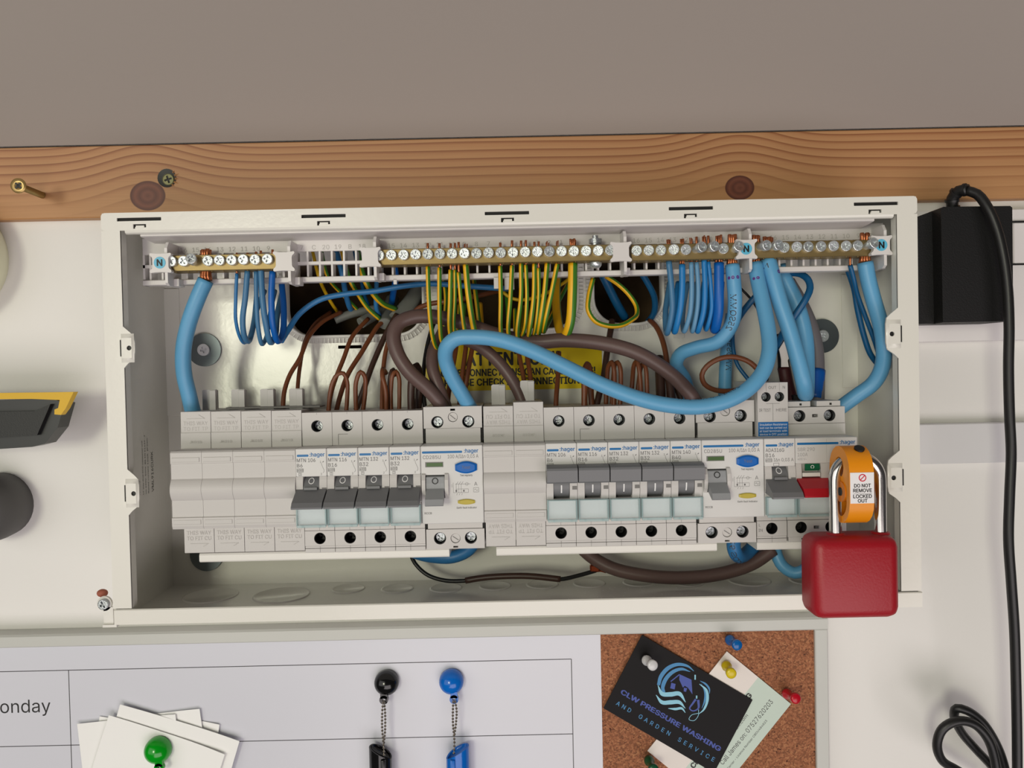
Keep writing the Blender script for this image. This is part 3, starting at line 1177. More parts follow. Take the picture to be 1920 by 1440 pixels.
def breaker(slot, on, l1, l2, label, notch=False, rot=0.4, group=None, cat='circuit breaker', name='circuit_breaker', rcbo=False):
    r = mod_root(name, label, cat, slot, group)
    x0, x1 = .1, 17.38
    cxm = 8.75
    bd = MB()
    if not rcbo:
        bd.plate([(x0, 22.0), (x1, 22.0), (x1, 41.2), (x0, 41.2)], [circ(cxm, 33.3, 3.4, 24)], 15.5, 22)
        bd.box(x0, x1, 27.5, 60, 22, 41.2)
        bd.box(x0, x1, 22, 27.5, 37, 41.2).box(x0, x1, 22, 27.5, 22, 29.4)
    else:
        bd.plate([(x0 - .1, 22.0), (x1, 22.0), (x1, 53.0), (x0 - .1, 53.0)], [circ(4.9, 44.8, 2.75, 24), circ(12.6, 44.8, 2.75, 24)], 10.5, 17)
        bd.box(x0, x1, 22, 60, 22, 53.0).box(x0, x1, 17, 22, 48, 53).box(x0, x1, 17, 22, 22, 41.6)
    bd.box(x0, x1, 15.5, 60, -27.3, -22, .15)
    bd.plate([(x0, -36.3), (x1, -36.3), (x1, -27.5), (x0, -27.5)], [circ(cxm, -31.9, 3.4, 24)], 15.5, 22)
    bd.box(x0, x1, 27.5, 60, -36.3, -27.5).box(x0, x1, 22, 27.5, -28.4, -27.5)
    bd.box(x0, x1, 16.0, 60, -37.6, -36.5).box(x0, x1, 15.6, 60, -40.2, -37.8, .15)
    # nose
    put(MB().box(x0, x1, 0, 15.5, 6.2, 21.9, .35), 'label_face', 'module_face', r)
    bd.box(x0, x1, .6, 15.5, -21.9, -9.6, .3)
    bd.box(x0, x1, 9, 15.5, -9.6, 6.2)
    ck = [(9, 6.2), (.1, 6.2), (-.35, 4.5), (-.75, 1.5), (-.7, -3), (-.4, -6), (.3, -8.4), (.7, -9.6), (9, -9.6)]
    bd.prism(ck, x0, 4.0, 'x').prism(ck, 13.2, x1, 'x')
    put(bd, 'body', 'module', r)
    gr = MB()
    if notch:
        stroke(gr, [(9, 28.4), (3.5, 28.4), (3.5, 22.2)], .28, 15.42)
    stroke(gr, [(cxm, -22.2), (cxm, -27.2)], .14, 15.42)
    stroke(gr, [(cxm, -36.4), (cxm, -40)], .14, 15.42)
    stroke(gr, [(cxm, 41), (cxm, 40)], .14, 15.42)
    zn = -4.2 if on else -2.0
    gr.box(14.6, 17.2, -.85, -.5, zn - (0 if on else -.4), zn + 2.0)
    put(gr, 'mould_line', 'groove', r)
    d = MB().cyl((4.2, 7.6, -1.5), (1, 0, 0), DR, 8.8, 40)
    dr = put(d, 'toggle_drum', 'grey_toggle', r)
    mk = MB()
    if on:
        mk.add([(8.2, drum_y(-1.6) - .12, -1.6), (8.9, drum_y(-1.6) - .12, -1.6), (8.9, drum_y(-4) - .12, -4.0), (8.2, drum_y(-4) - .12, -4.0),
                (8.2, drum_y(-6.2) - .12, -6.2), (8.9, drum_y(-6.2) - .12, -6.2)], [(0, 1, 2, 3), (3, 2, 5, 4)])
    else:
        ring_strip(mk, (8.4, 3.6), 1.45, .42, 0, 24, lambda x, z: (x, drum_y(z) - .12, z))
    put(mk, 'position_mark', 'print_white' if on or True else 'print_black', r, dr)
    t = MB()
    if on:
        t.prism([(2, 10.2), (-5.2, 9.6), (-7.6, 8.6), (-8.0, 7.4), (-7.2, 1.0), (-6.2, .2), (2, -.6)], .3, 17.2, 'x')
    else:
        t.prism([(2, -.6), (-1.0, -.8), (-11.6, -6.6), (-13.4, -9.0), (-13.2, -9.9), (-11.8, -10.2), (-8.5, -9.4), (2, -8.6)], .4, 17.1, 'x')
        t.box(4.9, 12.2, -2.4, 0.4, -1.0, .4)
    tg = put(t, 'toggle', 'grey_toggle', r)
    window(r, .25, 17.2, -21.0, -10.6 if not on else -9.6)
    brand(r, .9, 7.4, 8.0, 16.5, 18.0)
    m = MB()
    zz = 14.4
    m.text(l1, 2.0, (.8, -.06, zz), w=min(10.4, len(l1) * 1.5), bold=.004)
    m.text(l2, 2.0, (.8, -.06, zz - 2.9), bold=.004)
    put(m, 'type_print', 'print_grey', r)
    m = MB()
    stroke(m, [(.8, zz - 3.7), (4.3, zz - 3.7), (4.3, zz - 5.6), (.8, zz - 5.6), (.8, zz - 3.7)], .2, -.06)
    m.text('6000', 1.25, (.95, -.07, zz - 5.25), w=3.2, bold=.01)
    if not on and not rcbo:
        stroke(m, [(1.7, zz - 6.1), (3.2, zz - 6.1), (3.2, zz - 7.6), (1.7, zz - 7.6), (1.7, zz - 6.1)], .18, -.06)
        m.text('3', 1.0, (2.1, -.07, zz - 7.3))
    if rcbo:
        m.text('I\u0394n 0,03 A', 1.8, (5.2, -.07, zz - 5.4), w=11.2)
        stroke(m, [(5.2, zz - 6.3), (8.2, zz - 6.3), (8.2, zz - 7.9), (5.2, zz - 7.9), (5.2, zz - 6.3)], .18, -.06)
    else:
        stroke(m, [(14.6, zz - .6), (14.6, zz - 1.6), (15.9, zz - 4.6), (15.9, zz - 5.6), (15.3, zz - 6.2)], .16, -.06)
        m.text('1', 1.1, (13.7, -.06, zz - .6)).text('2', 1.1, (14.0, -.06, zz - 7.4))
        stroke(m, [(15.2, zz - .3), (15.9, zz + .3)], .4, -.06)
    put(m, 'symbol_print', 'print_grey', r)
    if not rcbo:
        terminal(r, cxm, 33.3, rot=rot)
    else:
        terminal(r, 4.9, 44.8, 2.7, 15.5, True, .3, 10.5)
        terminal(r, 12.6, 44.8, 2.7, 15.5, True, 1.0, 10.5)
        st = MB().box(.15, 17.3, 10.2, 10.5, 22.3, 30.4)
        so = put(st, 'blue_sticker', 'sticker_blue', r)
        m = MB()
        for k, s in enumerate(('Insulation Resistance', 'test can be carried out', 'at load terminals with', 'device in OFF position')):
            m.text(s, 1.15, (8.7, 10.1, 28.4 - k * 1.85), w=15.6, align='C')
        put(m, 'sticker_lettering', 'print_white', r, so)
        m = MB()
        m.text('L', 1.6, (.8, 10.4, 49.4)).text('OUT', 1.6, (8.6, 10.4, 49.4), align='C').text('N', 1.6, (15.2, 10.4, 49.4), align='C')
        m.text('IR TEST', 1.7, (.9, 10.4, 36.4), w=6.6).text('HERE', 1.7, (10.6, 10.4, 36.4), w=6)
        stroke(m, [(4.9, 41.0), (12.6, 41.0)], .16, 10.4)
        stroke(m, [(8.7, 41.0), (8.7, 31)], .16, 10.4)
        stroke(m, [(5.0, 52.8), (5.0, 48)], .12, 10.4)
        stroke(m, [(12.6, 52.8), (12.6, 48)], .12, 10.4)
        m.text('L', 1.6, (1.2, 15.4, -30.6)).text('IN', 1.6, (1.0, 15.4, -33.6))
        put(m, 'terminal_print', 'print_grey', r)
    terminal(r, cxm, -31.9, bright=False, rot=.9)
    return r


ARROW = [(5.5, 0), (12, 0), (9.8, 1.9)]


def blank(slot, label, flip=False, top=43.2, group='white blanking modules'):
    r = mod_root('blanking_module', label, 'blanking module', slot, group)
    x0, x1 = .06, 17.42
    b = MB()
    bump = [(.7 - 2.6 * math.sin(math.pi * k / 12) ** .8, 6.3 - 12.2 * k / 12) for k in range(13)]
    prof = [(15.5, 21.9), (1.0, 21.9), (.1, 21.0), (0, 15.0), (.7, 14.7), (.7, 6.3)] + bump[1:-1] + [(.7, -5.9), (.7, -15.2), (-.1, -15.5), (0, -20.2), (.8, -21.9), (15.5, -21.9)]
    b.prism(prof, x0, x1, 'x')
    sec = [(60, top), (15.6, top), (15.3, 31.2), (15.3, 30.9), (14.9, 30.9), (14.7, 22), (14.7, -24.2), (15.6, -24.4), (15.6, -38.6), (16.4, -39), (60, -39)]
    b.prism(sec, x0 + .1, x1 - .1, 'x')
    bo = put(b, 'body', 'module', r)
    for zz in (17.1, -17.9):
        put(MB().box(1.0, 16.2, -.28, .4, zz - 1.2, zz + 1.2, .1), 'finger_ridge', 'module', r)
    m = MB()
    for zz in (17.1, -17.9):
        stroke(m, [(1.0, zz - 1.2), (16.2, zz - 1.2), (16.2, zz + 1.2)], .16, -.33)
    stroke(m, [(.1, 31.0), (17.3, 31.0)], .22, 14.8)

    def tt(s, h, z, w, yy):
        if flip:
            m.text(s, h, (8.7, yy, z + h), (-1, 0, 0), (0, 0, -1), w=w, align='C')
        else:
            m.text(s, h, (8.7, yy, z), w=w, align='C')
    a, c = ('TO FIT TP', 'THIS WAY')
    if flip:
        tt('THIS WAY', 2.2, 32.2, 14, 15.25)
        tt('TO FIT CU', 2.2, 35.4, 14, 15.25)
        tt('THIS WAY', 2.2, -28.2, 14, 15.4)
        tt('TO FIT TP', 2.2, -31.4, 14, 15.4)
    else:
        tt('THIS WAY', 2.2, 35.4, 14, 15.3)
        tt('TO FIT TP', 2.2, 32.2, 14, 15.3)
        tt('THIS WAY', 2.2, -28.2, 14, 15.4)
        tt('TO FIT CU', 2.2, -31.4, 14, 15.4)
    tt('JK01B', 1.5, 25.0, 7, 14.6)
    stroke(m, [(3.5, 39.2), (14, 39.2), (10.5, 41.4)], .16, 15.25)
    stroke(m, [(3.5, -33.4), (14, -33.4), (11, -35.2)], .16, 15.4)
    put(m, 'moulded_lettering', 'emboss', r)
    tb = MB().plate([(4.6, top - 2), (13.2, top - 2), (13.2, top + 11.6), (12.4, top + 12.2), (5.4, top + 12.2), (4.6, top + 11.6)], [], 37, 40)
    tb.box(9.2, 13.0, 35.8, 37, top - 2, top + 11.8, .2)
    put(tb, 'top_tab', 'module', r)
    return r


for k, s in enumerate(('leftmost white blanking module, next to the thick blue cable', 'second white blanking module from the left end',
                       'third white blanking module from the left end', 'fourth white blanking module from the left, touching a circuit breaker')):
    blank(k, s, top=43.2 - .15 * k)
# grey strip behind the tabs of the left blanks
q0, q1 = P(425, 771, 34), P(601, 768, 34)
MBs = MB().box(q0.x, q1.x, 33, 46, ZC + 43.4, ZC + 44.6, .2)
tag(MBs.build('busbar_strip', 'groove'), 'dark grey strip lying on top of the left blanking modules', 'strip')

GL = 'breakers switched down beside the left residual current switch'
GR = 'breakers switched up between the two residual current switches'
breaker(4, False, 'MTN 106', 'B6', 'left bank six amp breaker, grey toggle down, first of its row', False, .2, GL)
breaker(5, False, 'MTN 116', 'B16', 'left bank sixteen amp breaker, grey toggle down, printed B16', True, .7, GL)
breaker(6, False, 'MTN 132', 'B32', 'first of two B32 breakers in the left bank, grey toggle down', False, 1.1, GL)
breaker(7, False, 'MTN 132', 'B32', 'second of two B32 breakers in the left bank, touching the residual current switch', False, .4, GL)
breaker(12, True, 'MTN 106', 'B6', 'right bank six amp breaker, toggle up, beside the blanking modules', False, .1, GR)
breaker(13, True, 'MTN 116', 'B16', 'right bank sixteen amp breaker, toggle up, printed B16', True, .75, GR)
breaker(14, True, 'MTN 132', 'B32', 'first of two B32 breakers in the right bank, toggle up', False, .9, GR)
breaker(15, True, 'MTN 132', 'B32', 'second of two B32 breakers in the right bank, toggle up', False, .3, GR)
breaker(16, True, 'MTN 140', 'B40', 'forty amp breaker with its toggle up under the big blue cable', False, 1.3, GR)
blank(10, 'white blanking module touching the left residual current switch', True, 42.6)
blank(11, 'taller white blanking module touching the right bank of breakers', True, 44.6)


def rccb(slot, label):
    r = mod_root('residual_current_switch', label, 'circuit breaker', slot, 'residual current switches')
    Wd = 34.9
    b = MB()
    put(MB().box(.1, Wd - .1, .0, 15.5, -21.9, 21.9, .4), 'label_face', 'module_face', r)
    b.box(.8, Wd - .8, 26, 60, -39, 42.6)
    for (za, zb_, hz, wz) in ((22.0, 43.0, 34.2, 36.9), (-39.4, -22.0, -33.2, -33.4)):
        up = za > 0
        s0, s1 = (30.6, 43.0) if up else (-39.4, -28.0)
        b.plate([(.6, s0), (Wd - .6, s0), (Wd - .6, s1), (.6, s1)], [circ(8.5, hz, 3.55, 24), circ(26.4, hz, 3.55, 24), circ(17.5, wz, 2.85, 20),
                [(16.1, hz + (7.6 if up else -5.6)), (18.9, hz + (7.6 if up else -5.6)), (18.9, hz + (6.4 if up else -4.6)), (16.1, hz + (6.4 if up else -4.6))]], 14.5, 21)
        b.box(.6, Wd - .6, 26, 60, s0, s1)
        b.box(1.6, Wd - 1.6, 15.2, 60, min(22 if up else -28, 0), max(30.4 if up else -22, 0)) if False else b.box(1.6, Wd - 1.6, 15.2, 60, 22 if up else -27.8, 30.4 if up else -22)
        for hx in (8.5, 26.4):
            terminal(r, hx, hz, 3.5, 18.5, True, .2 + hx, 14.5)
        m = MB()
        m.plate(circ(17.5, wz, 2.6, 22), [], 15.3, 17)
        ws = put(m, 'sealing_screw', 'module', r)
        m = MB()
        a = .7 if up else .6
        stroke(m, [(17.5 - 2 * math.cos(a), wz + 2 * math.sin(a)), (17.5 + 2 * math.cos(a), wz - 2 * math.sin(a))], .5, 15.22)
        put(m, 'slot', 'groove', r, ws)
        for xs in (.2, Wd - 1.4):
            dk = MB().box(xs, xs + 1.2, 16.2, 30, 23 if up else -29, 33 if up else -22.5)
            put(dk, 'side_notch', 'dark_slot', r)
        dk = MB().box(16.0, 19.0, 20.4, 20.9, hz + (6.2 if up else -5.8), hz + (7.8 if up else -4.4))
        put(dk, 'vent_slot', 'dark_slot', r)
    put(b, 'body', 'module', r)
    brand(r, .9, 23.4, 24.4, 32.4, 18.3)
    m = MB()
    m.text('CD285U', 1.95, (1.3, -.06, 14.6), w=10.0)
    m.text('100 A/I\u0394n 0,03 A', 1.95, (15.2, -.06, 14.8), w=17.2)
    put(m, 'type_print', 'print_grey', r)
    m = MB()
    m.text('Test regularly', 1.0, (25.4, -.06, 4.6), w=7, align='C', bold=.01)
    m.text('Earth fault indicator', 1.0, (25.3, -.06, -13.6), w=11.2, align='C', bold=.01)
    m.text('RCCB', 1.1, (1.6, -.06, -16.4), w=4, bold=.01)
    m.text('A', 2.0, (30.6, -.06, -.8), align='C')
    stroke(m, [(29.3, -2), (32.2, -2), (32.2, -4.4), (29.3, -4.4), (29.3, -2)], .16, -.06)
    stroke(m, [(29.7, -3.3), (30.3, -2.7), (31.2, -3.7), (31.8, -3.1)], .16, -.06)
    for xx in (19.6, 21.0, 22.4):
        stroke(m, [(xx, -4.6), (xx, 0), (xx + 1.2, 1.6)], .15, -.06)
        stroke(m, [(xx + .6, -5), (xx + .2, -6)], .15, -.06)
    stroke(m, [(18.0, 1.0), (18.0, -4.6), (26.4, -4.6), (26.4, -2.6), (19.6, -2.6)], .15, -.06)
    stroke(m, [(19, 0.2), (27.6, 0.2)], .15, -.06)
    ring_strip(m, (25.6, .2), .8, .15, -.06, 12)
    stroke(m, [(17.2, .2), (17.2, -1.6)], .15, -.06)
    for xx in (19.2, 23.4):
        m.box(xx, xx + .9, -.08, -.04, -4.1, -3.1)
    put(m, 'symbol_print', 'print_grey', r)
    m = MB().box(2.6, 12.6, -.25, .1, 10.0, 12.8)
    gf = put(m, 'indicator_frame', 'groove', r)
    m = MB().box(3.3, 12.3, -.34, .1, 10.4, 12.4)
    put(m, 'indicator_window', 'green_window', r, gf)

    def lens(cx, cz, hw, hh, dep, name, mt, n=16):
        top = [(cx - hw + 2 * hw * k / n, cz + hh * math.sin(math.pi * (.16 + .68 * k / n))) for k in range(n + 1)]
        bot = [(2 * cx - a, 2 * cz - c) for a, c in top]
        mb = MB()
        mb.prism(top + bot, -dep * .6, .05, 'y')
        ctr = [(cx, -dep, cz)]
        pts = top + bot
        mb.add([(a, -dep * .6, c) for a, c in pts] + [(cx + (a - cx) * .8, -dep, cz + (c - cz) * .75) for a, c in pts],
               [[i, (i + 1) % len(pts), len(pts) + (i + 1) % len(pts), len(pts) + i] for i in range(len(pts))] + [list(range(len(pts), 2 * len(pts)))])
        return put(mb, name, mt, r)
    tb = lens(25.4, 9.6, 6.1, 3.4, 1.6, 'test_button', 'test_blue')
    m = MB().text('Test', 1.7, (25.4, -1.68, 8.9), align='C')
    put(m, 'test_lettering', 'print_grey', r, tb)
    lens(25.2, -9.8, 4.8, 1.5, .9, 'fault_indicator', 'indicator_yellow')
    # toggle
    ears = MB()
    for xa in (.6, 13.4):
        ears.prism([(0.2, 6.6), (-1.2, 6.0), (-2.6, 3), (-2.9, -1), (-2.2, -5), (0.2, -8.0)], xa, xa + 2.0, 'x')
    put(ears, 'toggle_guard', 'module', r)
    m = MB().box(2.6, 13.4, -.12, .1, -7.4, 5.6)
    put(m, 'toggle_recess', 'dark_slot', r)
    m = MB().prism([(.0, 5.0), (-.9, 4.4), (-1.6, 1), (-1.9, -2.4), (0, -6)], 2.9, 13.2, 'x')
    dr = put(m, 'toggle_drum', 'light_toggle', r)
    m = MB()
    ring_strip(m, (8.0, 2.4), 1.55, .45, 0, 24, lambda x, z: (x, -1.75 + (z - 1) * .19 - (.1 if z > 1 else 0.0), z))
    put(m, 'position_mark', 'print_black', r, dr)
    m = MB().prism([(0, -1.6), (-1.9, -1.8), (-9.6, -6.6), (-10.8, -9.6), (-9.4, -10.4), (0, -6.6)], 3.0, 13.0, 'x')
    put(m, 'toggle', 'light_toggle', r)
    return r


rccb(8, 'wide residual current switch with blue test button, left of the pair')
rccb(17, 'wide residual current switch with blue test button, right of the pair under the blue cable')
breaker(19, False, 'ADA316G', 'B16', 'breaker with tall top block and blue insulation test sticker', False, .3, None, 'circuit breaker', 'residual_current_breaker', True)

# main switch
ms = mod_root('main_switch', 'white main switch with red toggle held by the orange lockout', 'switch', 20, None)
b = MB()
put(MB().box(.1, 34.9, 0, 15.5, 7.4, 21.9, .4), 'label_face', 'module_face', ms)
b.box(.1, 34.9, .6, 15.5, -21.9, -9.6, .3)
b.box(.1, 34.9, 5, 15.5, -9.6, 7.4)
b.prism([(5, 7.4), (.2, 7.4), (-.6, 3), (-.6, -3), (.5, -9.6), (5, -9.6)], .1, 3.2, 'x').prism([(5, 7.4), (.2, 7.4), (-.6, 3), (-.6, -3), (.5, -9.6), (5, -9.6)], 14, 34.9, 'x')
for up in (True, False):
    z0, z1, hz = (28.8, 38.2, 33.2) if up else (-37.0, -27.4, -31.6)
    b.plate([(.4, z0), (34.4, z0), (34.4, z1), (.4, z1)], [circ(8.2, hz, 3.4, 24), circ(25.6, hz, 3.4, 24), [(15.5, hz - .9), (18.8, hz - .9), (18.8, hz + .9), (15.5, hz + .9)]], 15.2, 21)
    b.box(.4, 34.4, 27, 60, z0, z1)
    b.box(.2, 34.8, 15.5, 60, 22 if up else -27.2, 28.6 if up else -22, .15)
    for xa in (1.2, 18.6):
        zz0, zz1 = (38.4, 41.6) if up else (-40.2, -37.2)
        b.box(xa, xa + 13.8, 16.2, 58, zz0, zz1, .2)
    for hx in (8.2, 25.6):
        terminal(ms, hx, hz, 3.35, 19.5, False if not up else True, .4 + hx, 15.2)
    m = MB().box(15.3, 19.0, 20.2, 20.6, hz - 1.1, hz + 1.1).box(16.6, 17.8, 15.6, 21, hz - .4, hz + .4)
    put(m, 'link_slot', 'groove', ms)
    m = MB().box(8.6, 9.8, 16.0, 16.3, 39.2 if up else -38.8, 40.4 if up else -38).box(26, 27.2, 16.0, 16.3, 39.2 if up else -38.8, 40.4 if up else -38)
    put(m, 'latch_hole', 'dark_slot', ms)
put(b, 'body', 'module', ms)
brand(ms, 1.0, 24.2, 25.0, 33.6, 18.6)
m = MB()
m.text('SBR 290', 1.9, (1.2, -.06, 14.5), w=9.6).text('100A', 1.9, (1.2, -.06, 11.6), w=5.6).text('400 V~', 1.3, (1.2, -.06, 9.4), w=5)
stroke(m, [(17.5, 21), (17.5, 8)], .1, -.05)
put(m, 'type_print', 'print_pale', ms)
m = MB().prism([(0.2, 7.2), (-.7, 4.6), (0.4, 3.4)], 5.2, 13.4, 'x')
gm = put(m, 'off_mark', 'green_mark', ms)
m = MB()
ring_strip(m, (9.2, 5.6), .85, .3, -.62, 18)
put(m, 'off_ring', 'print_white', ms, gm)
m = MB().box(3.6, 13.6, -.9, 1, .2, 2.4, .2)
put(m, 'label_slot', 'panel_white', ms)
m = MB().prism([(2, -.4), (-1.5, -.8), (-10.6, -5.0), (-13, -8.6), (-12.6, -9.6), (2, -8.6)], .3, 34.6, 'x')
put(m, 'toggle', 'red_toggle', ms)
window(ms, .3, 34.6, -21.0, -10.6)

# white busbar combs under the modules
for (xa, xb, yy, lab) in ((376, 843, 1048, 'long white busbar cover under the left breakers'), (931, 1343, 1036, 'white busbar cover under the right bank of breakers'),
                          (1418, 1503, 1030, 'short white busbar cover under the breaker with the blue sticker')):
    q0, q1 = P(xa, yy + 6, 22), P(xb, yy - 6, 22)
    zt_ = ZC - 40.4
    m = MB()
    m.prism([(21, zt_), (20.4, zt_ - 1), (20.4, zt_ - 4.4), (21.2, zt_ - 5.2), (40, zt_ - 5.2), (40, zt_)], q0.x, q1.x, 'x')
    tag(m.build('busbar_cover', 'panel_white'), lab, 'busbar', 'white busbar covers below the modules')

# ================================================================== wires
YB = 15.0


def wire(label, m, r, pts, cat='wire', name=None, group=None, cu=None, rot=0.0, prints=None, strands=1, step=2.0, n=12):
    """pts: (px, py, depth).  cu: pixel height of the copper tip above a terminal bar"""
    if group == G6:
        pts = [(pts[0][0] - 14, 462, pts[0][2] + 6)] + list(pts)
    p3 = [P(a, c, d) for a, c, d in pts]
    sp = spline(p3, step)
    fr = sweep(sp)
    nm = name or {'blue': 'blue_wire', 'brow': 'brown_wire', 'eart': 'earth_wire', 'maro': 'brown_wire', 'blac': 'black_wire', 'grey': 'grey_cable', 'yell': 'earth_wire'}[m[:4]]
    mb = MB().tube(sp, r, n, fr, rot)
    o = mb.build(nm, m)
    tag(o, label, cat, group)
    if cu is not None:
        a, c, d = pts[0]
        c0 = P(a, c + 1.5, d)
        c1 = P(a, cu, d)
        k = MB()
        if strands == 1:
            k.tube(spline([c0, (c0 + c1) / 2, c1]), min(.75, r * .6), 8)
        else:
            rr = r * .72
            for i in range(strands):
                ang = 2 * math.pi * i / strands
                off = Vector((math.cos(ang) * rr * .7, math.sin(ang) * rr * .55, 0))
                tip = Vector((random.uniform(-.3, .3), 0, random.uniform(-.9, .5)))
                k.tube(spline([c0 + off * 1.15, (c0 * .6 + c1 * .4) + off * .8, c1 + off * .9 + tip]), rr * .34, 7)
        k.build('copper_conductor', 'copper', o)
    for pr in (prints or []):
        s, size, s0, ang, mt = pr[:5]
        sg = pr[5] if len(pr) > 5 else 1
        cum = [0.0]
        for i in range(1, len(sp)):
            cum.append(cum[-1] + (sp[i] - sp[i - 1]).length)

        def fn(u, v):
            d = min(max(s0 + u * sg, 0), cum[-1] - .01)
            i = max(k for k in range(len(cum)) if cum[k] <= d)
            i = min(i, len(sp) - 2)
            f = (d - cum[i]) / max(cum[i + 1] - cum[i], 1e-6)
            p = sp[i].lerp(sp[i + 1], f)
            t, e1, e2 = fr[i][1], fr[i][2], fr[i][3]
            a2 = ang + sg * v / r
            return p + (e1 * math.cos(a2) + e2 * math.sin(a2)) * (r + .06)
        tm = MB().text(s, size, (0, 0, 0), fn=fn)
        tm.build('cable_print', mt, o)
    return o


G1 = 'thin blue wires looping under the left neutral bar'
G2 = 'blue wires looping under the middle neutral bar'
G3 = 'earth wires hanging from the long earth bar'
G4 = 'brown wires rising from the left breakers'
G5 = 'brown wires rising from the right breakers'
G6 = 'wires crossing inside the left cable opening'
# --- thick blue cables
wire('thick blue cable bending down from the left neutral bar to the blanking modules', 'blue_cable', 4.5,
     [(386, 525, 15), (372, 556, 15), (354, 606, 17), (344, 655, 20), (345, 700, 24), (354, 740, 27), (366, 790, 30)], 'cable', 'blue_cable', cu=468, strands=9, n=18)
wire('biggest blue cable, arching across the breakers from residual current switch to N clip', 'blue_cable', 4.25,
     [(1416, 494, 15), (1421, 525, 13), (1432, 575, 8), (1441, 625, 3), (1442, 660, -1), (1430, 698, -4), (1402, 730, -6), (1362, 752, -7), (1310, 763, -7), (1255, 760, -6), (1200, 748, -5), (1130, 722, -4),
      (1060, 688, -3), (1000, 659, -3), (940, 638, -3), (890, 632, -2), (855, 635, -1), (838, 650, 1), (835, 672, 5), (846, 703, 10), (866, 738, 16), (884, 768, 22)], 'cable', 'blue_cable', cu=442, strands=9, n=20,
     prints=[('25SQMM H07V-R', 3.2, 83, .9, 'print_dark'), ('\u2022', 4.4, 9, -.15, 'purple_ink'), ('\u2022', 4.0, 9, .45, 'purple_ink')])
wire('thick blue cable beside the middle N clip, printed black, turning left behind the brown tail', 'blue_cable', 4.1,
     [(1373, 497, 15), (1376, 530, 14), (1378, 570, 16), (1373, 606, 20), (1347, 640, 25), (1305, 652, 32), (1276, 664, 38), (1268, 684, 42), (1284, 712, 46), (1296, 770, 44)], 'cable', 'blue_cable', cu=440, strands=9, n=18,
     prints=[('25SQMM', 3.6, 38, .95, 'print_dark', -1), ('\u2022', 4.2, 7, -.75, 'purple_ink'), ('\u2022', 4.2, 7, -.05, 'purple_ink'), ('\u2022', 4.0, 7, .55, 'purple_ink')])
wire('thick blue cable hanging as a blunt loop beside the grey cable', 'blue_cable', 4.55,
     [(1440, 487, 15), (1448, 515, 13), (1462, 565, 11), (1482, 625, 9), (1500, 688, 9), (1507, 718, 10), (1510, 738, 18), (1512, 735, 26), (1513, 690, 32), (1510, 630, 36), (1494, 570, 38), (1470, 520, 40), (1462, 500, 42)], 'cable', 'blue_cable', cu=445, strands=8, n=18,
     prints=[('Z', 4.0, 3, .5, 'print_dark'), ('\u2022', 5.0, 8, -1.1, 'purple_ink')])
wire('thick blue cable running down the right side wall to the main switch', 'blue_cable', 4.4,
     [(1622, 492, 15), (1627, 520, 15), (1637, 560, 15), (1650, 605, 16), (1657, 650, 18), (1654, 688, 22), (1638, 718, 26), (1606, 742, 30), (1570, 768, 34)], 'cable', 'blue_cable', cu=438, strands=9, n=18)
wire('vertical blue cable standing behind the oval brown loop', 'blue_cable', 4.0,
     [(1372, 590, 60), (1364, 640, 58), (1360, 700, 56), (1358, 775, 52)], 'cable', 'blue_cable', n=16, prints=[('25SQMM', 3.4, 16, -.6, 'print_dark')])
# --- thin blue, left bar
wire('thinnest blue wire of the left neutral bar, first from the thick cable', 'blue_mid', 1.0, [(444, 513, 15), (442, 560, 16), (442, 600, 20), (449, 630, 26), (458, 643, 34), (470, 630, 44), (476, 590, 54), (480, 545, 64)], group=G1, cu=474)
wire('blue wire second from the thick cable under the left neutral bar', 'blue_dull', 1.65, [(464, 508, 15), (460, 557, 16), (455, 600, 19), (458, 630, 23), (466, 640, 30), (473, 620, 38), (480, 585, 48), (496, 545, 60)], group=G1, cu=474)
wire('blue wire third from the thick cable under the left neutral bar', 'blue_dull', 1.3, [(480, 509, 15), (481, 567, 15), (484, 615, 17), (491, 645, 24), (500, 630, 34), (506, 590, 46), (516, 545, 60)], group=G1, cu=472)
wire('wider blue wire fourth from the thick cable under the left neutral bar', 'blue_dull', 1.75, [(489, 503, 15), (492, 557, 15), (498, 605, 17), (507, 642, 25), (516, 630, 34), (520, 590, 46), (530, 545, 62)], group=G1, cu=470)
wire('saturated royal blue wire, the last loop beside the left cable opening', 'blue_royal', 1.85, [(511, 509, 15), (509, 560, 15), (512, 612, 18), (521, 640, 26), (530, 625, 33), (532, 580, 38), (528, 530, 42)], group=G1, cu=468)
wire('blue wire spanning from the left loops across the widest cable opening', 'blue_mid', 1.75,
     [(527, 640, 40), (541, 618, 46), (562, 588, 50), (600, 562, 52), (650, 551, 52), (700, 546, 52), (760, 536, 50), (810, 532, 46), (870, 536, 44), (930, 540, 46), (960, 542, 60)], n=14)
